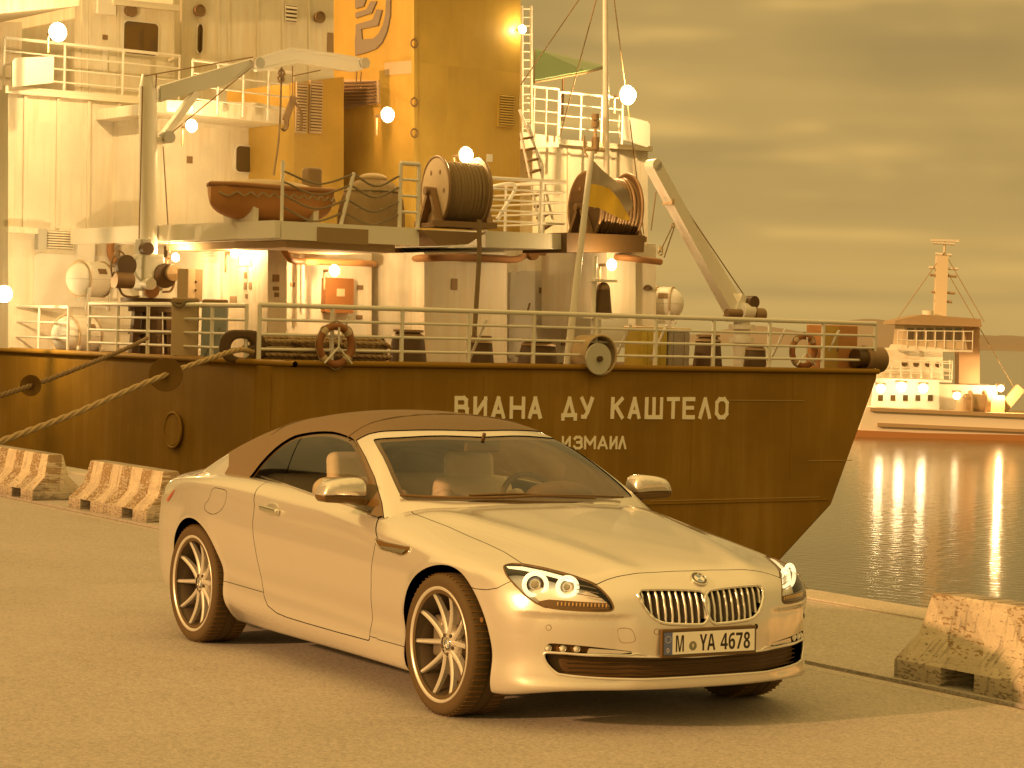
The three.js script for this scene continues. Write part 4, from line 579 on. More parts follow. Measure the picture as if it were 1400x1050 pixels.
// roof over the open wing on the left and its plate
wall('wing_roof', [[-40, 22], [108, 8], [108, -6], [-40, -6]], -10.4, 5, K.white); wall('wing_wall', [[-40, 125], [30, 122], [30, 30], [-40, 30]], -14, .2, K.white); wall('wing_bulwark', [[17, 119], [73, 113], [74, 77], [21, 79], [17, 84]], -10.5, .06, K.whitePaint);
// boat deck: two slabs and the dark platform between
const zB = -1.6, boatY = sp(385, 302, zB)[1], slabH = sp(385, 302, zB)[1] - sp(385, 326, zB)[1];
wall('boat_deck', [[385, 327], [573, 336], [573, 312], [385, 302]], zB, 7, K.whitePaint);
{ const a = sp(385, 314, zB), g = box(.12, slabH, 9, a[0] - .07, boatY - slabH / 2 + .01, zB - 4.52); P_('deck_edge', g, K.whitePaint); }
wall('boat_deck', [[664, 338], [772, 341], [772, 320], [664, 315.5]], zB - .8, 7, K.plate);
patch('vent_panel', 433, 314, 503, 331, zB, K.canvasDark, .02);
wall('boat_deck', [[573, 338], [664, 338], [664, 316], [573, 314]], zB - 2.2, 6, K.grey);
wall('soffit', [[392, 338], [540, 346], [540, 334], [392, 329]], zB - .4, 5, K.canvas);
// rooms under the boat deck
const room = (x0, x1, y0, z, m = K.white) => wall('deckhouse_wall', [[x0, 505], [x1, 505], [x1, y0], [x0, y0]], z, 4, m, { floor: DECK });
room(366, 392, 322, -4.0); room(390, 508, 330, -5.0); room(506, 582, 334, -6.0); room(580, 693, 345, -3.4, K.white); room(690, 836, 336, -5.4, K.white);
{ const d = patch('door', 701, 372, 767, 487, -5.4, K.whitePaint, .07, .18); const a = sp(735, 397, -5.4), b = sp(743, 405, -5.4); P_('notice', box(.15, .13, .02, a[0] + .06, a[1], -5.4 + .085), K.steel, d); for (const x of [717, 757]) { const h = sp(x, 420, -5.4); P_('handle', beam([h[0], h[1] - .16, -5.3], [h[0] + (x > 740 ? -.08 : .08), h[1] + .1, -5.3], .03, .03), K.steel, d); } for (const y of [390, 440, 470]) { const h = sp(767, y, -5.4); P_('hinge', box(.1, .08, .05, h[0], h[1], -5.4 + .08), K.steel, d); } }
patch('door_frame', 692, 372, 704, 490, -5.4, K.whitePaint, .09, .03);
{ const c = patch('fire_box', 438.5, 381, 478, 427, -5.0, K.red, .18, .03), a = sp(454, 405, -5), b = sp(465, 395, -5); P_('label', box(b[0] - a[0], b[1] - a[1], .01, (a[0] + b[0]) / 2, (a[1] + b[1]) / 2, -4.81), K.canvas, c); }
for (const [x0, y0, x1, y1, z] of [[372.5, 375.5, 381.5, 385, -4], [373, 392, 381, 397, -4], [375, 400, 381, 406, -4], [397, 386, 403, 392, -5], [488, 390, 496, 396, -5], [487, 431, 495, 436, -5], [616.5, 381, 625, 396, -3.4]]) patch('notice', x0, y0, x1, y1, z, K.steel, .02);
// lockers on the right
wall('locker', [[830, 447], [869, 445], [869, 344], [838, 341], [830, 344]], -2.6, 2.4, K.white); wall('locker', [[868, 446], [897, 447], [897, 334], [868, 333]], -2.9, 2.4, K.white); wall('locker', [[822, 475], [859, 476], [859, 434], [822, 434]], -1.9, 1.2, K.plate); { const p = sp(884, 396, -2.9); P_('vent_cap', tr(new THREE.SphereGeometry(.11, 16, 8, 0, 6.3, 0, 1.57), p[0], p[1], -2.86), K.black); }
// right upper house with bulwark
wall('deckhouse', [[728, 345], [886, 345], [886, 203], [765, 192], [728, 196]], -7.6, 6, K.white); { const a = sp(728, 192, -7.6), b = sp(886, 204, -7.6); P_('roof_edge', beam([a[0], a[1], -7.5], [b[0], b[1], -7.5], .12, .16), K.white); } for (const x of [776, 832, 868]) { const a = sp(x, 330, -7.6), b = sp(x, 203, -7.6); P_('stiffener', beam([a[0], a[1], -7.57], [b[0], b[1], -7.57], .07, .06), K.white); }
wall('wing_bulwark', [[849, 190], [884, 201], [888.5, 199], [888.5, 170], [885, 166], [848, 157], [847, 172]], -6.9, .06, K.whitePaint);
wall('platform', [[711, 203], [764, 201], [762, 187], [711, 180]], -6.6, 3, K.white);
// funnel and the casing beside it
const zF = -5.2, fy = sp(567, 245, zF), f0 = sp(567.5, 320, zF), f1 = sp(712, 320, zF), f2 = sp(713, -40, zF), f3 = sp(567, -40, zF);
const fl = (() => { const a = f0; let lo = 0, hi = 12; for (let k = 0; k < 30; k++) { const m = (lo + hi) / 2; const w = cornerA.clone().addScaledVector(shipX, a[0]).addScaledVector(shipZ, zF - m); w.y = 8; const v = w.sub(CAM), X = 700 + FPX * v.dot(cR) / v.dot(cD); X > 462 ? lo = m : hi = m; } return lo; })();
{ const g = extrude([f0, f1, f2, f3].map((p) => p.slice(0, 2)), fl, [], .04); g.translate(0, 0, zF); P_('funnel', metreUV(g), K.yellow);
  const rib = []; const a = sp(567.5, 250, zF); P_('funnel_corner', beam([f0[0] - .01, f0[1], zF + .01], [f3[0] - .01, f3[1], zF + .01], .10, .10), K.yellow);
  louver(679, 129, 702, 173, zF, K.yellow, 12); patch('notice', 665, 211, 673, 221, zF, K.whitePaint, .02);
  const up = (px, py) => sx(px, py, f0[0] + (f3[0] - f0[0]) * .75), side = (pts, t, m, n, par = ship, holes = []) => { const q = pts.map(([a, b]) => { const p = up(a, b); return [p[2], p[1]]; }), G = extrude(q, t, holes.map((h) => h.map(([a, b]) => { const p = up(a, b); return [p[2], p[1]]; }))); G.rotateY(-Math.PI / 2); G.translate(f0[0] - t + .01, 0, 0); const gp = G.attributes.position; for (let i = 0; i < gp.count; i++) gp.setX(i, gp.getX(i) + (f3[0] - f0[0]) * (gp.getY(i) - f0[1]) / (f3[1] - f0[1])); return P_(n, G, m, par); };
  const em = side([[487, 76], [500, 72.5], [515, 67], [524, 58], [531, 43], [536, 22], [537, 0], [537, -20], [531, -20], [531, 0], [530, 18], [526, 34], [520, 46], [512, 53], [497, 54], [496, 40], [519, 35], [525, 14], [518, 13], [512, 27], [489, 34], [488.5, 46], [487, 56]], .05, K.emblem, 'emblem');
  side([[489, 25], [511, 18], [518, 2], [510, 2], [504, 13], [489, 18]], .05, K.emblem, 'emblem_bar'); side([[489, 12], [500, 9], [506, -6], [489, -8]], .05, K.emblem, 'emblem_bar');
  const lv = side([[463, 150], [518, 141], [518, 110], [463, 108]], .05, K.canvas, 'louver'); for (let k = 0; k < 8; k++) { const y = 112 + k * 4.4, a = up(465, y + 1.5), b = up(516, y); P_('slat', beam([f0[0] - .09 + (f3[0] - f0[0]) * .6, a[1], a[2]], [f0[0] - .09 + (f3[0] - f0[0]) * .6, b[1], b[2]], .05, .03), K.steel, lv); } side([[525, 103], [566, 100], [566, 82], [525, 86]], .02, K.canvas, 'vent_panel'); }
wall('casing', [[402, 310], [470, 310], [470, 105], [402, 113]], -7.0, 3, K.yellow); louver(402.5, 113, 419, 182, -7, K.canvas, 16); louver(421, 111, 440, 182, -7, K.canvas, 16);
for (const y of [60, 140, 182]) { const p = sp(563, y, zF); P_('fitting', tr(ring(.09, .02, 6, 16), p[0], p[1], zF + .1), K.steel); }
// pipes along the deckhouses
const pipe = (pts, r, m = K.pipe) => P_('pipe', tube(pts.map(([x, y, z]) => (z === 's' ? sx(x, y, xS - .09) : sp(x, y, z))), r, 60, 8), m);
pipe([[215, 325, 's'], [260, 322, 's'], [330, 316, 's'], [366, 317, 's'], [380, 326, -3.8], [390, 345, -3.8], [400, 356, -3.8], [440, 358, -4.7], [500, 360, -4.7], [515, 362, -5.6]], .07); pipe([[512, 358, -5.4], [548, 355, -5.4], [580, 353, -3.2], [640, 352, -3.1], [700, 355, -3.1], [716, 350, -4.8], [726, 345, -4.8], [790, 347, -4.8], [850, 352, -2.4], [903, 358, -2.6]], .075, K.rust); pipe([[509, 360, -5.7], [508, 400, -5.7], [506, 450, -5.7]], .08, K.pipe); pipe([[163, 362, -10.6], [152, 350, -10.6], [152, 330, -10.6], [160, 323, -10.6], [187, 323, -10.6]], .09, K.rust);
for (const [x, y, z] of [[237, 324, 's'], [319, 320, 's'], [728, 347, -4.7], [781, 348, -4.7], [545, 352, -5.3], [540, 342, -5.3]]) { const p = z === 's' ? sx(x, y, xS - .1) : sp(x, y, z); P_('valve', tr(disc(.14, .14, 16), p[0], p[1], p[2], Math.PI / 2), K.rust); }
pipe([[413, 430, -4.8], [413, 340, -4.8], [408, 330, -4.8], [380, 325, -3.9]], .05, K.whitePaint); for (const x of [525, 556, 830]) { pipe([[x, 480, -5.8], [x, 345, -5.8]], .04, K.whitePaint); } pipe([[580, 408, -5.6], [565, 432, -5.6], [548, 435, -5.6], [540, 435, -5.6]], .04, K.whitePaint);
// ---------------------------------------------------------------- railings
function railing(path, h, n, rows, r = .022, parent = ship, m = K.whitePaint) {   // path of [x, y, z] along the foot
  const g = [], top = path.map((p) => [p[0], p[1] + h, p[2]]);
  for (let i = 0; i < path.length - 1; i++) for (let k = 0; k < rows; k++) { const f = (k + 1) / rows; g.push(plain(bar([path[i][0], path[i][1] + h * f, path[i][2]], [path[i + 1][0], path[i + 1][1] + h * f, path[i + 1][2]], k === rows - 1 ? r * 1.3 : r * .75, undefined, 6))); }
  const o = P_('railing', g, m, parent); const L = []; let tot = 0; for (let i = 0; i < path.length - 1; i++) { const d = Math.hypot(...[0, 1, 2].map((c) => path[i + 1][c] - path[i][c])); L.push(d); tot += d; }
  const post = new THREE.CylinderGeometry(r, r * 1.1, h, 8); post.translate(0, h / 2, 0);
  for (let k = 0; k <= n; k++) { let s = k / n * tot, i = 0; while (i < L.length - 1 && s > L[i]) { s -= L[i]; i++; } const f = L[i] ? s / L[i] : 0; const q = P_('stanchion', post, m, o); q.position.set(...[0, 1, 2].map((c) => lerp(path[i][c], path[i + 1][c], f))); }
  return o;
}
{
  const xr = sp(1195, 508, -.12)[0]; railing([[.12, DECK, -.12], [xr, DECK + .03, -.12]], 1.1, 10, 4, .042);
  for (const x of [.13, .33, .56, .62, .83, .93]) { const X = xr * x; P_('railing_brace', bar([X, DECK, -.75], [X + .03, DECK + .95, -.14], .03, undefined, 6), K.whitePaint); }
  railing([[.12, DECK, -.6], [.12, DECK, -7.2]], 1.08, 5, 4, .036); railing([[.12, DECK, -8.2], [.12, DECK, -14]], 1.0, 4, 3, .03);
  const b = (px, py, z = zB - .1) => { const p = sp(px, py, z); return [p[0], boatY, z]; }; railing([b(385, 302, zB - 7), b(385, 302)], 1.15, 6, 4, .032); railing([b(546, 311), b(571, 313)], 1.3, 1, 4, .04);
  const q = sp(664, 316, zB - .9), q2 = sp(771, 320, zB - .9); railing([[q[0], q[1], q[2]], [q2[0], q2[1], q2[2]], [q2[0], q2[1], q2[2] - 5]], 1.12, 5, 5, .032);
  const t0 = sp(10, 122, zW), t1 = sp(250, 144, zW); railing([[t0[0], t0[1], zW - .2], [t1[0], t0[1] - .02, zW - .2], [t1[0] + .8, t0[1], zW - 3]], 1.15, 5, 4, .03);
  const u0 = sp(262, 152, -7.2), u1 = sp(400, 168, -7.2); railing([u0, u1], 1.1, 4, 4, .026);
  const v0 = sp(764, 190, -6.5), v1 = sp(850, 200, -6.5); railing([v0, [v1[0], v0[1], v1[2]]], 1.1, 3, 4, .024); const w0 = sp(712, 182, -6.4), w1 = sp(762, 188, -6.4); railing([w0, [w1[0], w0[1], w1[2]]], 1.1, 3, 4, .024);
  // rope rails on the boat deck between posts
  const posts = [[388, 302], [466, 308], [483, 235, 1], [548, 312]].map(([x, y]) => b(x, y)); const lean = bar(b(466, 310), sp(484, 236, zB - .1), .04, undefined, 8); P_('rope_post', lean, K.whitePaint);
  for (const k of [.25, .5, .78, 1]) { const a = [sp(388, 300 - 66 * k, zB - .1), sp(484 - 18 * (1 - k), 308 - 70 * k, zB - .1), sp(545, 311 - 70 * k, zB - .1)]; for (let i = 0; i < 2; i++) { const m = [0, 1, 2].map((c) => (a[i][c] + a[i + 1][c]) / 2); m[1] -= .22; P_('rope_rail', tube([a[i], m, a[i + 1]], .022, 20, 6), K.ropePale); } }
}
// ladders, stairs
{ const a = sp(712, 305, -6.2), g = []; for (const x of [713.5, 726]) { const p = sp(x, 182, -6.3), q = sp(x, 8, -6.3); g.push(plain(bar(p, q, .035, undefined, 6))); } const l = P_('ladder', g, K.whitePaint); for (let k = 0; k < 15; k++) { const y = 12 + k * 11.7, p = sp(713.5, y, -6.3), q = sp(726, y, -6.3); P_('rung', bar(p, q, .018, undefined, 6), K.whitePaint, l); }
  const st = []; for (const [x0, y0, x1, y1] of [[710, 150, 742, 225], [742, 225, 742, 262], [712, 182, 740, 318], [724, 170, 756, 300]]) st.push(plain(bar(sp(x0, y0, -4.4), sp(x1, y1, -4.4), .03, undefined, 6))); const s = P_('stairs', st, K.whitePaint); for (let k = 0; k < 9; k++) { const f = k / 8, p = sp(713 + 27 * f, 190 + 124 * f, -4.4), q = sp(726 + 27 * f, 188 + 118 * f, -4.4); P_('stair_step', beam(p, q, .05, .2), K.steel, s); }
  P_('stair_rail', [tube([sp(668, 300, zB - 1.1), sp(670, 262, zB - 1.1), sp(678, 254, zB - 1.1), sp(705, 255, zB - 1.1), sp(680, 300, zB - 1.1)], .04, 40, 6)], K.whitePaint); }
// green awning
{ const z = -6.4, q = [sp(732, 68, z - 2.4), sp(826, 91, z - 2.4), sp(800, 98, z), sp(731, 111, z)]; const g = new THREE.BufferGeometry(), t = .03; g.setAttribute('position', new THREE.Float32BufferAttribute([...q.flat(), ...q.map((p) => [p[0], p[1] + t, p[2]]).flat()], 3)); g.setIndex([0, 1, 2, 0, 2, 3, 4, 6, 5, 4, 7, 6, 0, 4, 5, 0, 5, 1, 1, 5, 6, 1, 6, 2, 2, 6, 7, 2, 7, 3, 3, 7, 4, 3, 4, 0]); const n = g.toNonIndexed(); n.computeVertexNormals(); const aw = P_('awning', n, K.green); const mixp = (a, b, f) => [0, 1, 2].map((c) => lerp(a[c], b[c], f) - (c === 1 ? .03 : 0)); for (const f of [0, .33, .66, 1]) { P_('awning_frame', bar(mixp(q[0], q[3], f), mixp(q[1], q[2], f), .03, undefined, 6), K.steel, aw); P_('awning_frame', bar(mixp(q[0], q[1], f), mixp(q[3], q[2], f), .03, undefined, 6), K.steel, aw); } P_('awning_post', bar(sp(770, 104, z - 1), sp(769, 165, z - 1), .03, undefined, 6), K.steel, aw); }
// masts and stays
{ const z = -4.0; P_('mast', [bar(sp(829, 245, z), sp(827.5, -30, z), .075, .06, 12)], K.whitePaint); for (const [a, b] of [[[794, -4], [712, 116]], [[816, -4], [765, 188]], [[839, -4], [861, 165]], [[861, 165], [880, 320]]]) P_('stay', bar(sp(...a, z - 1), sp(...b, z - 1.5), .014, undefined, 5), K.steel); const f = sp(812, 205, z); const gear = [bar(sp(800, 204, z), sp(826, 206, z), .04), bar(sp(814, 210, z), sp(814, 158, z), .04), bar(sp(800, 204, z), sp(799, 186, z), .02), tube([sp(798, 184, z), sp(799, 205, z), sp(807, 218, z)], .02, 16, 6)]; P_('mast_fittings', gear, K.canvas); for (const y of [160, 170, 192, 200]) { const p = sp(814, y, z); P_('mast_lamp_case', tr(disc(.09, .14, 12), ...p), K.canvasDark); } }
// ================================================================ lamps that burn on the ship
const LAMPC = new THREE.Color().setRGB(1, .61, .245);
const glow = M([.9, .8, .6], .4, 0, { emissive: rgb([1, .80, .42]), emissiveIntensity: 30 });
function lamp(label, px, py, z, I, r = .16, back = 0) {
  const p = sp(px, py, z), g = onShip('deck_lamp', label, 'lamp', p, 'burning lamps on the ship');
  part('bulb', new THREE.SphereGeometry(r, 16, 12), glow, g); part('bezel', tr(ring(r * 1.12, r * .14, 6, 24), 0, 0, -.1 * r), K.whitePaint, g); part('lamp_case', [bar([0, 0, -r * 1.0], [0, 0, -r - .3], .03), bar([0, 0, -r - .28], [0, -.4, -r - .28], .025)], K.steel, g);
  const l = new THREE.PointLight(LAMPC, I, 0, 2); l.castShadow = true; l.position.set(0, 0, 0); g.add(l); return g;
}
lamp('bright lamp under the roof of the open bridge wing, top left', 79, 44, -8.6, 24, .18);
lamp('burning lamp on the yellow funnel side below the crest', 530, 157, -3.4, 4, .14);
lamp('burning lamp above the rope reel in front of the funnel', 637, 212, -2.4, 4, .15);
lamp('brightest lamp beside the tall mast on the starboard wing', 858, 130, -5.0, 40, .2);
lamp('burning lamp right above the red box on the deckhouse', 457, 370, -4.0, 6, .11);
lamp('burning lamp on the white locker below the flag', 836, 362, -1.6, 7, .11);
lamp('burning lamp on the upper white wall behind the crane boom', 262, 172, -6.6, 9, .12);
lamp('burning lamp beside the framed notice board', 321, 346, -4.8, 4, .09);
lamp('burning lamp low at the left photo edge by the gangway', 6, 402, -8.6, 14, .16);
lamp('small pale lamp at the top of the funnel ladder', 714, 40, -5.0, 1, .09);
lamp('burning lamp beside the white pipe bend near the crane foot', 240, 352, -6.2, 5, .08);
// ================================================================ gear standing on the ship
const loc = (p) => (a) => [a[0] - p[0], a[1] - p[1], a[2] - p[2]];
{ // left deck crane
  const z = -6.5, base = [sp(204, 480, z)[0], DECK + .02, z], L = loc(base), q = (px, py, dz = 0) => L(sp(px, py, z + dz)), g = onShip('deck_crane', 'pale deck crane with folded lattice free boom on the port quarter', 'crane', base);
  const w = (a, b) => q(b, 400)[0] - q(a, 400)[0];
  part('pedestal', [tr(new THREE.CylinderGeometry(.24, .28, q(204, 412)[1], 16), ...[0, q(204, 412)[1] / 2, 0]), ...[-.42, .42].map((x) => beam([x, 0, .1], [x * .85, q(204, 415)[1], .1], .16, .14)), box(.9, .1, .3, 0, .5, .05)], K.black, g);
  part('turntable', [tr(disc(.62, .10, 28), 0, q(204, 411)[1], 0), tr(disc(.46, .22, 28), 0, q(204, 419)[1], 0)], K.black, g);
  part('column', [bar(q(203, 405), q(202, 118), .19, .185, 24), tr(new THREE.CylinderGeometry(.13, .17, .25, 16), ...q(202, 110))], K.whitePaint, g);
  part('column_rail', bar(q(214, 330), q(213, 120), .03), K.whitePaint, g);
  { const a = q(176, 397), b = q(208, 348); part('winch_box', tr(box(b[0] - a[0], b[1] - a[1], .5, 0, 0, 0, .08), (a[0] + b[0]) / 2, (a[1] + b[1]) / 2, .35), K.plate, g); part('winch_cover', tr(box(.25, .35, .3, 0, 0, 0, .04), ...q(196, 338, .3)), K.grey, g); }
  for (const [x, y, r, l, m] of [[168, 383, .17, .4, K.steel], [172, 363, .22, .12, K.black], [200, 340, .13, .2, K.black], [224, 377, .26, .16, K.black], [233, 373, .17, .35, K.canvas], [200, 388, .12, .45, K.whitePaint], [207, 397, .16, .1, K.rust]]) part('winch_drum', tr(disc(r, l, 20), ...q(x, y, .55), Math.PI / 2 * (l < .2 || x > 195 ? 1 : 0), 0, l >= .2 && x <= 195 ? Math.PI / 2 : 0), m, g);
  part('hand_wheel', [tr(ring(.34, .018, 6, 32), ...q(163, 366, .3), 0, .6), bar(q(148, 363, .3), q(178, 369, .3), .01), bar(q(163, 343, .3), q(163, 389, .3), .01)], K.steel, g);
  part('hose', tube([q(162, 392, .5), q(168, 403, .5), q(180, 406, .5), q(190, 405, .5)], .025, 20, 6), K.steel, g); part('hose', tube([q(222, 399, .5), q(233, 398, .5), q(238, 388, .5), q(237, 385, .5)], .025, 20, 6), K.steel, g);
  const ex = (pts, t, dz = 0) => extrude(pts.map(([a, b]) => q(a, b).slice(0, 2)), t).translate(0, 0, t / 2 + dz);
  part('boom', [ex([[216, 118], [250, 108], [345, 80], [352, 90], [300, 118], [262, 126], [216, 140]], .30)], K.plate, g);
  part('boom_strut', [beam(q(217, 195, .05), q(268, 126, .05), .14, .2)], K.whitePaint, g); part('boom', [ex([[345, 82], [400, 66], [455, 74], [492, 80], [496, 92], [484, 98], [440, 92], [408, 84], [352, 98]], .34, .02)], K.whitePaint, g);
  part('boom_edge', [beam(q(345, 82, .2), q(400, 66, .2), .05, .05), beam(q(400, 67, .2), q(492, 81, .2), .05, .05), beam(q(350, 97, .2), q(408, 84, .2), .05, .05), beam(q(408, 84, .2), q(484, 97, .2), .05, .05)], K.whitePaint, g);
  for (const [x, y, r] of [[349, 87, .12], [226, 188, .13], [493, 87, .12]]) part('sheave', tr(disc(r, .42, 18), ...q(x, y, .06), Math.PI / 2), K.grey, g);
  for (const [a, b] of [[[195, 118], [190, 330]], [[213, 120], [214, 102]], [[197, 104], [346, 78]], [[346, 90], [222, 192]], [[223, 200], [232, 345]], [[400, 90], [400, 140]], [[438, 96], [400, 104]], [[488, 98], [486, 122]], [[494, 98], [492, 120]]]) part('wire', bar(q(...a, .2), q(...b, .2), .014, undefined, 5), K.steel, g);
  part('hoist_rope', [tube([q(385, 92, .1), q(384, 130, .1), q(381, 190, .1), q(374, 240, .1)], .022, 20, 6)], K.rope, g); part('hook', [tr(ring(.07, .025, 6, 16), ...q(385, 100, .1)), tr(ring(.07, .025, 6, 16), ...q(384, 108, .1)), beam(q(390, 165, .1), q(402, 132, .1), .12, .1), tube([q(392, 160, .1), q(391, 172, .1), q(387, 178, .1)], .06, 10, 6), tube([q(400, 135, .1), q(412, 155, .1), q(411, 178, .1)], .03, 12, 6)], K.steel, g);
}
{ // right davit
  const z = -1.8, base = [sp(1015, 500, z)[0], DECK + .02, z], L = loc(base), q = (px, py, dz = 0) => L(sp(px, py, z + dz)), g = onShip('davit_crane', 'small davit crane with raised white boom on the starboard quarter', 'crane', base);
  part('boom', [beam(q(1003, 428), q(893, 226), .26, .3), tr(new THREE.CylinderGeometry(.13, .13, .3, 14), ...q(893, 226), Math.PI / 2)], K.whitePaint, g); part('boom_flange', [beam(q(1018, 424, -.2), q(903, 232, -.2), .13, .04)], K.whitePaint, g);
  part('boom_fitting', [tr(box(.06, .12, .32), ...q(914, 276)), tr(ring(.05, .02, 6, 14), ...q(974, 372)), tr(ring(.04, .02, 6, 14), ...q(920, 308))], K.canvas, g);
  part('column', [bar(q(1014, 500), q(1014, 430), .2, .18, 16), tr(disc(.3, .1, 20), ...q(1014, 447)), tr(disc(.28, .12, 20), ...q(1014, 465))], K.whitePaint, g); part('head', [extrude([[996, 430], [1007, 401], [1028, 420], [1022, 440], [1000, 440]].map(([a, b]) => q(a, b).slice(0, 2)), .4).translate(0, 0, .2)], K.whitePaint, g);
  for (const [x, y, r, l, m, o] of [[1026, 413, .14, .3, K.black, 0], [1036, 430, .15, .3, K.steel, 1], [1020, 425, .18, .3, K.whitePaint, 1], [1005, 428, .09, .5, K.steel, 1]]) part('winch_drum', tr(disc(r, l, 18), ...q(x, y, .2), o ? 0 : Math.PI / 2, 0, o ? Math.PI / 2 : 0), m, g);
  for (const [a, b] of [[[905, 238], [1023, 412]], [[919, 310], [902, 345]], [[922, 310], [908, 352]], [[897, 262], [890, 315]]]) part('wire', bar(q(...a), q(...b), .014, undefined, 5), K.steel, g);
  part('hook', [tr(ring(.06, .02, 6, 14), ...q(903, 345)), tr(disc(.06, .1, 10), ...q(903, 340))], K.canvas, g);
}
function reel(label, x0, y0, x1, y1, z, yc, dark) { // rope reel on a frame, its axle athwartships and turned
  const a = sp(x0, y1, z), b = sp(x1, y0, z), c = sp((x0 + x1) / 2, yc, z), turn = -.18, R = (b[1] - c[1]) * 1.0, w = R * 1.3, base = [c[0], a[1], z], g = onShip('rope_reel', label, 'rope reel', base, undefined, turn), h = c[1] - a[1];
  part('flange', [tr(disc(R, .03, 40), -w / 2, h, 0, 0, 0, Math.PI / 2)], dark ? K.black : K.canvas, g); part('flange_rim', [tr(ring(R, .035, 6, 44), -w / 2, h, 0, 0, Math.PI / 2)], K.steel, g); part('flange', [tr(disc(R, .03, 40), w / 2, h, 0, 0, 0, Math.PI / 2)], dark ? K.black : K.canvas, g); part('flange_rim', [tr(ring(R, .035, 6, 44), w / 2, h, 0, 0, Math.PI / 2)], K.steel, g);
  const coils = []; const n = Math.round(w / .075); for (let k = 0; k < n; k++) coils.push(plain(tr(ring(R * (.80 + .03 * rnd()), .046, 6, 40), -w / 2 + w * (k + .5) / n, h, 0, 0, Math.PI / 2 + (rnd() - .5) * .06))); part('rope_turns', coils, dark ? K.steel : K.rope, g).userData.kind = 'stuff'; part('drum', tr(disc(R * .78, w, 30), 0, h, 0, 0, 0, Math.PI / 2), K.rope, g);
  for (const s of [-1, 1]) for (const d of [-1, 1]) part('frame_leg', beam([s * (w / 2 + .1), .12, d * R * .62], [s * (w / 2 + .1), h, d * .05], .14, .1), K.steel, g);
  part('frame_base', [box(w + .5, .12, .12, 0, .1, R * .62), box(w + .5, .12, .12, 0, .1, -R * .62), box(.12, .1, R * 1.4, w / 2 + .1, .08, 0), box(.12, .1, R * 1.4, -w / 2 - .1, .08, 0)], K.steel, g); part('axle', [tr(disc(.09, w + .5, 14), 0, h, 0, 0, 0, Math.PI / 2)], K.steel, g);
  for (let k = 0; k < 6; k++) { const t = k * 1.05; part('flange_hole', tr(disc(.05, .04, 10), -w / 2 - .005, h + .62 * R * Math.sin(t), .62 * R * Math.cos(t), 0, 0, Math.PI / 2), K.steel, g); } return g;
}
reel('large rope reel with worn flange in front of the yellow funnel', 578, 219, 670, 312, -2.2, 263); reel('dark rope reel half hidden behind the hanging flag', 784, 240, 872, 330, -3.0, 285, true);
P_('reel_platform', [(() => { const p = S2([[573, 314], [665, 318], [640, 334], [600, 336]], -1.5); return extrude(p, 1.6).translate(0, 0, -1.5); })()], K.steel); wall('reel_platform', [[775, 345], [880, 345], [882, 322], [775, 318]], -2.2, 1.6, K.black);
{ const z = -1.2; P_('mooring_line', tube([sp(655, 300, z), sp(655, 350, z), sp(651, 420, z), sp(648, 470, z), sp(650, 500, z)], .05, 40, 8), K.rope); }
{ // flag on its staff
  const z = -.5, base = sp(778, 500, z), L = loc(base), q = (px, py, dz = 0) => L(sp(px, py, z + dz)); base[1] = DECK; const g = onShip('flag', 'two coloured flag, dark over yellow, drooping from a slanted white staff', 'flag', base);
  part('staff', bar(q(775, 500), q(809, 208), .08, .06, 12), K.whitePaint, g);
  const cloth = (pts, rows, cols, m, n) => { const pos = [], idx = []; for (let j = 0; j <= rows; j++) for (let i = 0; i <= cols; i++) { const u = i / cols, v = j / rows, T = pts[0], B = pts[1], k = u * (T.length - 1), a = Math.min(T.length - 2, Math.floor(k)), f = k - a, t = [lerp(T[a][0], T[a + 1][0], f), lerp(T[a][1], T[a + 1][1], f)], b = [lerp(B[a][0], B[a + 1][0], f), lerp(B[a][1], B[a + 1][1], f)]; const P = q(lerp(t[0], b[0], v), lerp(t[1], b[1], v), .14 * Math.sin(u * 11 + v * 1.5) * u + .03); pos.push(...P); } for (let j = 0; j < rows; j++) for (let i = 0; i < cols; i++) { const a = j * (cols + 1) + i; idx.push(a, a + 1, a + cols + 2, a, a + cols + 2, a + cols + 1); } const G = new THREE.BufferGeometry(); G.setAttribute('position', new THREE.Float32BufferAttribute(pos, 3)); G.setIndex(idx); G.computeVertexNormals(); part(n, G, m, g); };
  const mid = [[807, 251], [820, 253], [834, 258], [846, 272], [858, 292]]; cloth([[[810, 218], [823, 232], [840, 246], [856, 258], [866, 280]], mid], 8, 24, K.flagBlue, 'flag_stripe'); cloth([mid, [[804, 282], [818, 284], [834, 292], [850, 300], [862, 302]]], 8, 24, K.flagYellow, 'flag_stripe');
}
function raft(label, x0, y0, x1, y1, z, turn = 0) { const a = sp(x0, y1, z), b = sp(x1, y0, z), R = (b[1] - a[1]) / 2, w = b[0] - a[0], g = onShip('life_raft_canister', label, 'life raft', [(a[0] + b[0]) / 2, a[1], z], undefined, turn); const G = new THREE.CapsuleGeometry(R, Math.max(.1, w - 2 * R), 10, 24); G.rotateZ(Math.PI / 2); G.scale(1, 1, 1); part('shell', G.translate(0, R, 0), K.whitePaint, g); part('rim', [tr(new THREE.CapsuleGeometry(R * 1.03, Math.max(.1, w - 2 * R), 8, 24).rotateZ(Math.PI / 2).scale(1, .06, 1), 0, R, 0)], K.plate, g); for (const s of [-.28, .25]) part('strap', tr(ring(R * 1.01, .02, 6, 32), s * w, R, 0, 0, Math.PI / 2), K.canvas, g); part('label', tr(box(.22, .12, .02), .02 * w, R * 1.45, R * .92, -.5), K.steel, g); part('cradle', [beam([-w * .28, -.3, R * .6], [-w * .28, R * .5, R * .95], .06, .06), beam([w * .25, -.3, R * .6], [w * .25, R * .5, R * .95], .06, .06), box(w * .9, .08, .1, 0, -.05, R * .6)], K.whitePaint, g); return g; }
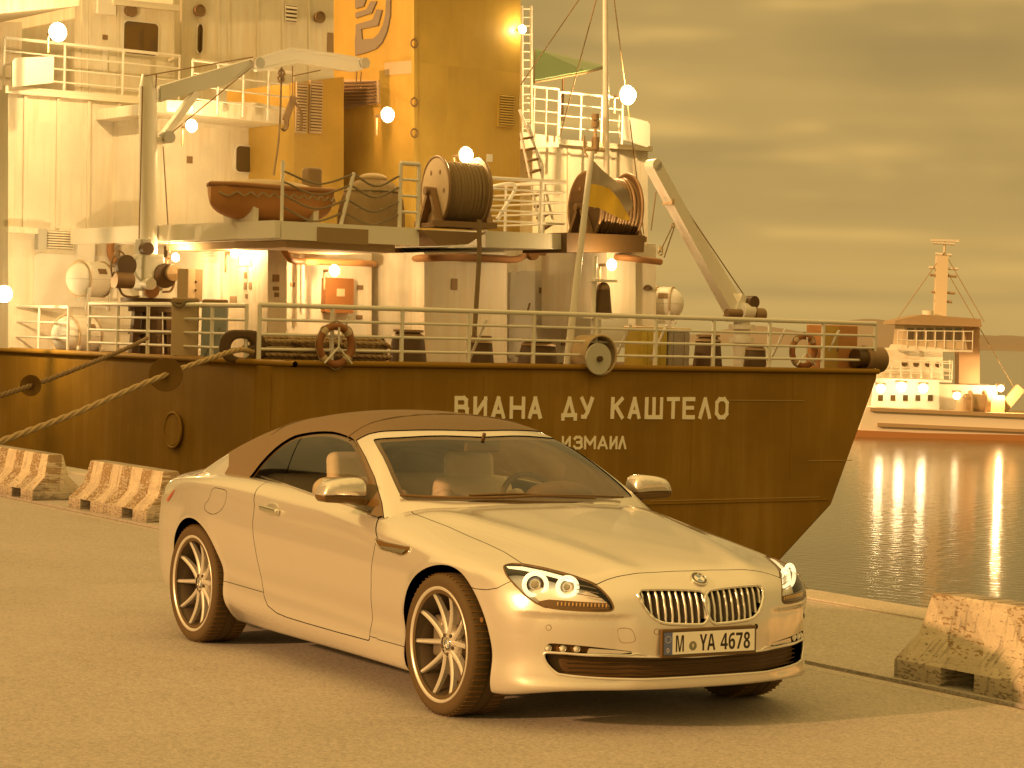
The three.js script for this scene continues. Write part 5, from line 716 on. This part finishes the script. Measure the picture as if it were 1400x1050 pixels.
raft('upper white life raft canister beside the tall white house', 90, 359, 158, 405, -9.2, .25); raft('lower white life raft canister behind the port rail', 70, 432, 142, 486, -9.0, .3); raft('round white life raft canister end beside the starboard lockers', 893, 393, 926, 437, -3.4, -.9);
{ // orange rescue boat
  const z = -3.2, a = sp(287, 304, z), b = sp(452, 246, z), L = b[0] - a[0], H = b[1] - a[1], g = onShip('rescue_boat', 'orange open rescue boat with grab lines stowed on the boat deck', 'boat', [(a[0] + b[0]) / 2, a[1], z]); const pos = [], idx = [], n = 24, m = 10; for (let i = 0; i <= n; i++) { const t = i / n * 2 - 1, f = Math.pow(1 - Math.pow(Math.abs(t), 3), .6), hw = .85 * f; for (let j = 0; j <= m; j++) { const s = j / m * Math.PI, y = (1 - Math.sin(s) * .95 * (.55 + .45 * f)) * H * .72; pos.push(t * L / 2, y + .05 * t * t, Math.cos(s) * hw); } } for (let i = 0; i < n; i++) for (let j = 0; j < m; j++) { const p = i * (m + 1) + j; idx.push(p, p + 1, p + m + 2, p, p + m + 2, p + m + 1); } const G = new THREE.BufferGeometry(); G.setAttribute('position', new THREE.Float32BufferAttribute(pos, 3)); G.setIndex(idx); G.computeVertexNormals(); part('boat_hull', G, K.orange, g);
  const gun = (s) => tube([...Array(13).keys()].map((i) => { const t = i / 6 - 1; return [t * L / 2, H * .72 + .05 * t * t, s * .85 * Math.pow(1 - Math.pow(Math.abs(t), 3), .6)]; }), .05, 40, 6); part('gunwale', [gun(1), gun(-1)], K.rust, g); part('grab_line', tube([...Array(25).keys()].map((i) => { const t = i / 12.5 - .96; return [t * L / 2, H * (.60 - .08 * (i % 2)), .88 * Math.pow(1 - Math.pow(Math.abs(t), 3), .6)]; }), .02, 70, 5), K.ropePale, g); part('cover', tr(new THREE.SphereGeometry(1, 24, 8, 0, 6.3, 0, 1.57).scale(L * .40, H * .22, .7), -.1, H * .70, 0), K.canvas, g); part('engine', box(.34, .55, .3, L * .34, H * .95, 0, .06), K.canvasDark, g); for (const e of [-1, 1]) part('cradle', box(.12, H * .4, 1.2, e * L * .25, H * .15, 0), K.whitePaint, g);
}
{ const z = -2.6, a = sp(470, 310, z), b = sp(548, 243, z), w = b[0] - a[0], H = b[1] - a[1], g = onShip('covered_winch', 'round winch under a lashed grey canvas cover on the boat deck', 'covered winch', [(a[0] + b[0]) / 2, a[1], z]); const prof = [[.5, 0], [.5, .25], [.47, .5], [.42, .70], [.33, .84], [.18, .94], [.05, .985], [0, 1]].map((p) => new THREE.Vector2(p[0] * w, p[1] * H)); const G = new THREE.LatheGeometry(prof, 48), P = G.attributes.position; for (let i = 0; i < P.count; i++) { const t = Math.atan2(P.getZ(i), P.getX(i)), k = 1 + .05 * Math.sin(t * 9) * (1 - P.getY(i) / H) + .02 * Math.sin(t * 23); P.setX(i, P.getX(i) * k); P.setZ(i, P.getZ(i) * k); } G.computeVertexNormals(); part('cover', G, K.canvasDark, g); part('lashing', [.35, .7].map((f) => tr(ring(w * (.5 - .10 * f), .022, 6, 40), 0, H * f, 0, Math.PI / 2)), K.ropePale, g); part('cover_cap', tr(new THREE.SphereGeometry(w * .16, 16, 8).scale(1.4, .5, 1.4), 0, H * .95, 0), K.canvas, g); }
function buoy(label, x, y, z, r) { const p = sp(x, y, z), g = onShip('lifebuoy', label, 'lifebuoy', p, undefined); part('ring', ring(r, r * .21, 12, 40), K.red, g); for (let k = 0; k < 4; k++) { const t = k * Math.PI / 2 + .78; const s = ring(r, r * .225, 10, 6, .32); s.rotateZ(t - .16); part('band', s, K.canvas, g); } part('grab_line', tube([...Array(16).keys()].map((i) => { const t = i * Math.PI / 8, q = r * (1.28 - .10 * (i % 2)); return [q * Math.cos(t), q * Math.sin(t), .02]; }), .012, 60, 5, true), K.ropePale, g); part('bracket', [bar([0, r * .95, .12], [0, -.1 * r, .12], .02), bar([0, -.1 * r, .12], [-r * .85, -r * .95, .12], .02), bar([0, -.1 * r, .12], [r * .85, -r * .95, .12], .02)], K.whitePaint, g); }
buoy('orange lifebuoy on the stern rail left of the bollards', 458.5, 472, .05, .36); buoy('orange lifebuoy at the right end of the stern rail', 1098, 480, -.5, .33);
function bollard(label, x, y0, y1, z, r) { const p = sp(x, y1, z), h = sp(x, y0, z)[1] - DECK, g = onShip('bollard', label, 'bollard', [p[0], DECK + .02, z], 'bollards on the stern deck'); part('post', tr(new THREE.CylinderGeometry(r, r * 1.22, h, 20), 0, h / 2, 0), K.black, g); part('cap', [tr(new THREE.CylinderGeometry(r * .7, r * 1.1, .1, 20), 0, h + .05, 0), tr(disc(r * .95, .05, 20), 0, h + .12, 0)], K.steel, g); }
bollard('wide black bollard left of the white stern house', 557, 462, 503, -1.2, .32); bollard('black bollard under the hanging mooring line', 656, 470, 503, -1.2, .24); bollard('black bollard left of the davit foot', 967, 468, 505, -1.0, .27); bollard('low black bollard right of the davit foot', 1032, 480, 506, -1.0, .22); bollard('black bollard behind the flag staff foot', 735, 474, 503, -1.6, .36);
for (const [x, l] of [[362, 'first small black post among the coiled ropes'], [418, 'second small black post among the coiled ropes'], [461, 'small black post behind the left lifebuoy'], [512, 'small black post right of the left lifebuoy']]) { const p = sp(x, 468, -.9), g = onShip('bitt', l, 'bitt', [p[0], DECK + .02, -.9], 'bitts among the ropes'); part('post', tr(new THREE.CylinderGeometry(.16, .16, p[1] - DECK, 16), 0, (p[1] - DECK) / 2, 0), K.black, g); part('cap', tr(disc(.22, .05, 18), 0, p[1] - DECK, 0), K.steel, g); }
{ // coiled ropes on deck
  const spots = [[372, 492, .5, 'loose coil of rope beside the black chock'], [425, 490, .62, 'large coil of rope behind the lifebuoy'], [492, 490, .55, 'coil of rope between lifebuoy and bollard']]; for (const [x, y, r, l] of spots) { const p = sp(x, y, -.75), g = onShip('rope_coil', l, 'rope', [p[0], DECK + .05, -.75], undefined), pts = []; for (let k = 0; k < 90; k++) { const t = k * .5; pts.push([(r - .1 * Math.sin(k * .37)) * Math.cos(t), .05 + Math.floor(k / 13) * .062 + .02 * rnd(), (r - .1 * Math.cos(k * .23)) * .7 * Math.sin(t)]); } part('rope', tube(pts, .042, 420, 6), K.rope, g); }
}
{ // fairlead with a plate cover, and the chock at the corner
  const p = sp(808, 484, -.1), g = onShip('fairlead', 'roller fairlead with a pale round plate on the stern edge', 'fairlead', [p[0], DECK, -.25]); part('plate', [tr(disc(.32, .05, 32), -.02, .22, .42, Math.PI / 2)], K.plate, g); part('drum', [tr(new THREE.CylinderGeometry(.40, .40, .6, 32, 1, true), .12, .30, .02, Math.PI / 2), tr(ring(.40, .03, 6, 32), .12, .30, .32)], K.canvas, g); part('back', tr(disc(.39, .04, 32), .12, .30, -.2, Math.PI / 2), K.steel, g); part('axle', tr(disc(.06, .1, 14), -.02, .22, .46, Math.PI / 2), K.black, g);
  for (const [x, l, s] of [[331, 'black oval mooring chock at the port corner of the stern', 1], [6, 'black oval mooring chock at the left photo edge', .8]]) { const q = s === 1 ? sx(x, 492, .1) : sx(x, 487, .1); const c = onShip('mooring_chock', l, 'chock', [q[0], DECK, q[2]], undefined, s === 1 ? -.5 : -.6); part('frame', extrude(roundRect(-.44 * s, 0, .44 * s, .62 * s, .28 * s), .34, [roundRect(-.22 * s, .1, .22 * s, .46 * s, .17 * s).reverse()], .04).translate(0, 0, .17), K.black, c); }
  const e = sp(1180, 488, -.3), r = onShip('stern_roller', 'dark round stern roller at the starboard corner', 'roller', [e[0], DECK, -.3]); part('roller', [tr(disc(.29, .5, 28), .28, .32, 0, 0, 0, Math.PI / 2), tr(new THREE.TorusGeometry(.26, .06, 8, 28), .02, .32, 0, 0, Math.PI / 2)], K.steel, r); part('side_plate', [box(.6, .62, .06, .3, .3, -.33), tr(disc(.2, .3, 20), -.15, .36, .05, 0, 0, Math.PI / 2)], K.black, r);
}
function bin(label, x0, x1, y0, m, z = -.9) { const a = sp(x0, y0, z), b = sp(x1, y0, z), w = b[0] - a[0], h = a[1] - DECK, g = onShip('waste_bin', label, 'bin', [(a[0] + b[0]) / 2, DECK + .03, z]); part('body', [tr(box(w, h * .9, .6, 0, 0, 0, .04), 0, h * .45, 0)], m, g); part('lid', [tr(box(w * 1.06, h * .08, .66, 0, 0, 0, .03), 0, h * .95, 0)], K.canvas, g); for (const s of [-1, 1]) part('rib', box(.05, h * .8, .03, s * w * .25, h * .45, .31), m, g); }
bin('yellow green waste bin on the stern deck right of the fairlead', 866, 901, 447, K.bin); bin('grey waste bin right of the yellow one', 903, 932, 449, K.binGrey);
{ const g0 = [[275, 310, 413, 492, K.blue, 'blue grey steel post beside the canvas covered board', 'winch post', -1.0], [233, 271, 411, 491, K.canvas, 'upright board under beige canvas on the port rail', 'covered board', -.3]]; for (const [x0, x1, y0, y1, m, l, c, z] of g0) { const q = sx((x0 + x1) / 2, y1, .35 + (z > -.5 ? -.2 : .2)), w = (x1 - x0) / FPX * 46.5; const g = onShip(c === 'winch post' ? 'winch_post' : 'covered_board', l, c, [q[0], DECK + .02, q[2]], undefined, -PHI); const h = (y1 - y0) / FPX * 46.5; part('body', tr(box(w, h, c === 'winch post' ? .35 : .12, 0, 0, 0, .03), 0, h / 2, 0), m, g); part('top', tr(box(w * 1.02, .12, .2, 0, 0, 0, .04), 0, h + .02, 0), c === 'winch post' ? K.steel : K.canvasDark, g); if (c !== 'winch post') part('rope', tube([[-w / 2, h, .08], [-w * .2, h - .1, .12], [w * .1, h + .02, .12], [w / 2, h - .05, .08], [w * .8, h - .15, .08]], .03, 30, 6), K.ropePale, g); else part('strut', [beam([-w * .5, 0, .2], [w * .2, h * .6, .2], .06, .05)], K.blue, g); } }
{ const a = sp(245, 412, -5.4), b = sp(272, 368, -5.4), g = onShip('electric_cabinet', 'pale electric cabinet with a dark side beside the crane', 'cabinet', [(a[0] + b[0]) / 2, a[1], -5.4], undefined, .35); const w = b[0] - a[0], h = b[1] - a[1]; part('cabinet', tr(box(w * .55, h, .3, 0, 0, 0, .02), -w * .2, h / 2, 0), K.canvas, g); part('door', box(w * .5, h * .98, .28, w * .3, h / 2, .01), K.canvasDark, g); for (const y of [.35, .6]) part('handle', box(.03, .05, .03, w * .05, h * y, .17), K.black, g); part('stand', [box(w * .9, .9, .2, 0, -.45, -.05)], K.whitePaint, g); }
{ const p = sp(1136, 478, -.7), a = sp(1113, 445, -.7), b = sp(1161, 500, -.7), g = onShip('orange_container', 'orange gear locker behind the starboard stern rail', 'locker', [(a[0] + b[0]) / 2, DECK + .02, -.7]); const w = b[0] - a[0], h = a[1] - DECK; part('body', box(w, h, .5, 0, h / 2, 0, .02), K.orange, g); part('door', box(w * .42, h * .96, .04, -w * .27, h / 2, .26), K.yellow, g); part('handle', box(.03, .12, .03, -w * .08, h * .5, .29), K.steel, g); }
{ const z = -1.2; for (const [x, y0, y1, w, l] of [[824, 395, 432, .2, 'dark hanging lantern on the bracket beside the white locker']]) { const p = sp(x, y1, z), h = sp(x, y0, z)[1] - p[1], g = onShip('ship_lantern', l, 'lantern', p); part('lantern_body', tr(new THREE.CylinderGeometry(w * .7, w, h, 14), 0, h / 2, 0), K.black, g); part('cap', tr(new THREE.SphereGeometry(w * .72, 14, 8), 0, h, 0), K.steel, g); part('bracket', [box(.7, .05, .3, -.05, -.04, 0), box(.6, .05, .3, -.05, h * 1.3, 0), bar([-.25, -.9, 0], [-.25, h * 2.2, 0], .05)], K.whitePaint, g); } }
// mooring ropes with their rat guards
function mooring(label, pts, r, m, guards) {
  const W = pts.map(([x, y, d]) => CAM.clone().addScaledVector(ray(x, y), d)), o = W[0].clone(), g = thing('mooring_rope', label, 'rope', o.toArray(), 0, undefined), L = W.map((p) => p.clone().sub(o)), cv = new THREE.CatmullRomCurve3(L); const n = 160, strands = []; for (let s = 0; s < 3; s++) { const q = []; for (let i = 0; i <= n; i++) { const t = i / n, p = cv.getPoint(t), a = t * cv.getLength() / (r * 9) * Math.PI * 2 / 3 + s * 2.094; p.y += r * .55 * Math.sin(a); p.addScaledVector(cU.clone().cross(cD), r * .4 * Math.cos(a)); p.addScaledVector(cD, r * .5 * Math.cos(a)); q.push(p); } strands.push(new THREE.TubeGeometry(new THREE.CatmullRomCurve3(q), n * 3, r * .62, 6)); } part('strand', strands[0], m, g); part('strand', strands[1], m, g); part('strand', strands[2], m, g);
  for (const [t, R, c] of guards) { const p = cv.getPoint(t), d = cv.getTangent(t), k = onPoint(o.clone().add(p), R, d, c); }
}
function onPoint(P, R, d, label) { const g = thing('rat_guard', label, 'rat guard', P.toArray(), 0, undefined), q = new THREE.Quaternion().setFromUnitVectors(V3(0, 1, 0), d.clone().lerp(cD, .75).normalize()); const e = new THREE.LatheGeometry([[.03, .05], [R * .5, .03], [R, -.03], [R * .98, -.045], [.03, .03]].map((p) => new THREE.Vector2(...p)), 36); e.applyQuaternion(q); part('disc', e, M([.20, .115, .03], .9, 0, { specularIntensity: .2 }), g); }
mooring('thick pale mooring rope running from the stern chock down to the quay', [[346, 482, 45.6], [330, 478, 45.2], [282, 492, 44], [205, 521, 41], [100, 566, 37], [0, 604, 33.5], [-120, 652, 30]], .046, K.rope2, [[.455, .29, 'dark rat guard disc on the pale mooring rope']]);
mooring('thinner dark mooring rope higher up at the left', [[202, 462, 48], [180, 473, 46], [130, 494, 43], [60, 521, 39.5], [0, 541, 36.5], [-120, 580, 32]], .038, K.ropeDark, [[.66, .17, 'dark rat guard disc on the thinner rope at left']]);
// ================================================================ far side of the harbour
{
  const D = 4200, pos = [], idx = [], n = 90, prof = spline([[900, 8], [1020, 16], [1060, 24], [1110, 26], [1170, 20], [1215, 34], [1260, 43], [1300, 40], [1345, 31], [1400, 24], [1480, 22], [1700, 14]]);
  for (let i = 0; i <= n; i++) { const px = lerp(900, 1700, i / n), base = CAM.clone().addScaledVector(rH, (px - 700) / FPX * D).addScaledVector(dH, D), h = (prof(px) + 1.5 * (fbm(px / 22, 3, 3) - .5)) / FPX * D; for (let j = 0; j <= 5; j++) { const f = j / 5, b = base.clone().addScaledVector(dH, 700 * f * f); pos.push(b.x, SEA - .5 + (h + 2) * Math.pow(f, .8) + 3 * (fbm(i * .8, j * 1.3, 3) - .5) * f, b.z); } }
  for (let i = 0; i < n; i++) for (let j = 0; j < 5; j++) { const a = i * 6 + j; idx.push(a, a + 6, a + 1, a + 1, a + 6, a + 7); }
  const g = new THREE.BufferGeometry(); g.setAttribute('position', new THREE.Float32BufferAttribute(pos, 3)); g.setIndex(idx); g.computeVertexNormals(); structure('hills', g, M([.27, .215, .16], .95));
}
{ // tug across the basin
  const D = 128, o = CAM.clone().addScaledVector(ray(1290, 597), D); o.y = SEA; const turn = Math.atan2(-rH.z, rH.x), t = thing('harbour_tug', 'floodlit white tugboat lying across the harbour basin', 'boat', o.toArray(), turn);
  const u = (px, py, dz = 0) => { const k = (D - dz) / FPX, d = ray(px, py).multiplyScalar(D - dz), P = CAM.clone().add(d).sub(o); return [P.dot(rH), P.y, dz]; };
  const slab = (name, pts, z, depth, m, par = t) => part(name, extrude(pts.map(([a, b]) => u(a, b, z).slice(0, 2)), depth).translate(0, 0, z), m, par);
  const W = M([.80, .76, .66], .5), Dk = M([.42, .31, .18], .6), Rd = M([.42, .20, .07], .6), Wd = K.window, lit = M([.9, .85, .7], .5, 0, { emissive: rgb([1, .78, .42]), emissiveIntensity: 5 });
  slab('hull', [[1174, 592], [1180, 568], [1186, 556], [1260, 563], [1400, 569], [1520, 572], [1520, 604], [1260, 602]], 2, 7, W); slab('boot_stripe', [[1170, 588], [1260, 592], [1400, 595], [1520, 597], [1520, 606], [1260, 604], [1172, 601]], 2.15, 7.2, Rd); slab('rub_rail', [[1190, 557], [1400, 566], [1520, 570], [1520, 575], [1400, 571], [1190, 562]], 2.2, 7.4, Dk); slab('rub_rail', [[1200, 578], [1400, 587], [1520, 590], [1520, 594], [1400, 591], [1200, 583]], 2.2, 7.4, Dk);
  const main = slab('deckhouse', [[1190, 558], [1284, 562], [1284, 523], [1279, 520], [1194, 517]], 0, 4, W); slab('deckhouse', [[1284, 562], [1366, 562], [1362, 527], [1284, 525]], -.6, 3.4, W);
  slab('upper_house', [[1200, 518], [1290, 520], [1288, 476], [1232, 471], [1228, 478], [1200, 482]], -.4, 3.6, W); const wh = slab('wheelhouse', [[1232, 474], [1322, 478], [1316, 442], [1236, 440]], -.8, 3, M([.62, .52, .36], .5)); slab('wheelhouse_roof', [[1222, 443], [1342, 447], [1340, 436], [1262, 430], [1224, 438]], -.3, 4, Dk);
  for (let k = 0; k < 6; k++) part('window', (() => { const a = u(1239 + k * 13, 465, -.8), b = u(1249 + k * 13, 449, -.8); return box(b[0] - a[0], b[1] - a[1], .06, (a[0] + b[0]) / 2, (a[1] + b[1]) / 2, -.78); })(), Wd, wh);
  for (let k = 0; k < 5; k++) { const a = u(1200 + k * 17, 548, 0), b = u(1207 + k * 17, 540, 0); part('window', box(b[0] - a[0], b[1] - a[1], .05, (a[0] + b[0]) / 2, (a[1] + b[1]) / 2, .03), Wd, main); }
  const m = part('mast', [beam(u(1284, 436, -2), u(1287, 350, -2), .62, .5), bar(u(1290, 350, -2), u(1291, 330, -2), .06)], M([.80, .70, .52], .5), t); for (const [y, w] of [[332, 15], [347, 11], [366, 20], [376, 18], [399, 16], [411, 12]]) part('crossbar', bar(u(1289 - w, y, -1.9), u(1289 + w, y + 2, -1.9), .07), y > 370 ? Dk : W, m);
  part('funnel', [beam(u(1322, 525, -2), u(1322, 440, -2), 1.1, 1.2)], M([.5, .33, .2], .5), t); part('railing', [...[1, 2, 3].map((k) => bar(u(1190, 517 - k * 8, .2), u(1300, 521 - k * 8, .2), .03)), ...[...Array(9).keys()].map((k) => bar(u(1190 + k * 13.5, 518, .2), u(1190 + k * 13.5, 492, .2), .03))], W, t);
  part('deck_gear', [beam(u(1370, 560, 0), u(1395, 530, 0), .5, .5), tr(box(1.6, .9, 1), ...u(1350, 552, .5)), tr(disc(.5, 1), ...u(1320, 556, 1))], Dk, t);
  for (const [x, y] of [[1236, 497], [1252, 497.5], [1268, 498], [1282, 498.5]]) { const a = u(x, y, -.4); part('porthole', tr(disc(.16, .08, 14), a[0], a[1], -.38, Math.PI / 2), Wd, t); }
  for (const [y, x0, x1, z] of [[519, 1188, 1300, .4], [478, 1226, 1328, -.2]]) { part('deck_plate', (() => { const a = u(x0, y, z), b = u(x1, y + 1.5, z); return box(b[0] - a[0], .12, 4.6, (a[0] + b[0]) / 2, (a[1] + b[1]) / 2, z - 2); })(), W, t); for (let k = 0; k <= 8; k++) { const p = u(lerp(x0, x1, k / 8), y, z); part('stanchion', bar([p[0], p[1], z + .2], [p[0], p[1] + 1, z + .2], .03, undefined, 5), W, t); } for (const h of [.5, 1]) { const a = u(x0, y, z), b = u(x1, y + 1.2, z); part('rail', bar([a[0], a[1] + h, z + .2], [b[0], b[1] + h, z + .2], .03, undefined, 5), W, t); } }
  for (const [a, b] of [[[1290, 345], [1225, 438]], [[1290, 345], [1345, 440]], [[1290, 365], [1395, 545]]]) part('stay', bar(u(...a, -1.8), u(...b, -1.8), .025, undefined, 5), Dk, t);
  part('radar', [tr(box(1.5, .12, .16), ...u(1291, 329, -1.9)), tr(disc(.3, .25, 14), ...u(1268, 428, -1.2))], W, t); part('tow_winch', [tr(disc(.55, 1.3, 20), ...u(1335, 553, 1), 0, 0, Math.PI / 2), tr(disc(.75, .1, 20), ...u(1326, 553, 1), 0, 0, Math.PI / 2), tr(disc(.75, .1, 20), ...u(1345, 553, 1), 0, 0, Math.PI / 2)], Dk, t);
  for (const [x, y, I, r] of [[1204, 531, 90, .22], [1232, 529, 140, .26], [1262, 531, 110, .24], [1308, 541, 60, .2], [1368, 531, 40, .18]]) { const p = u(x, y, 1.3); const g = thing('tug_floodlight', `floodlight burning on the distant tug, ${{ 1204: 'first', 1232: 'second', 1262: 'third', 1308: 'fourth', 1368: 'fifth' }[x]} from the left`, 'lamp', o.clone().addScaledVector(rH, p[0]).addScaledVector(dH, -p[2]).setY(SEA + p[1]).toArray(), turn); g.position.y = o.y + p[1]; part('bulb', new THREE.SphereGeometry(r, 14, 10), lit.clone(), g).material.emissiveIntensity = x > 1300 ? 7 : 20; part('lamp_case', [box(r * 2.2, .1, r * 1.5, 0, r * 1.1, -.1), bar([0, r, -.1], [0, r, -1.2], .05)], Dk, g); const l = new THREE.PointLight(LAMPC, I, 0, 2); l.castShadow = true; g.add(l); }
}
renderer.render(scene, camera);
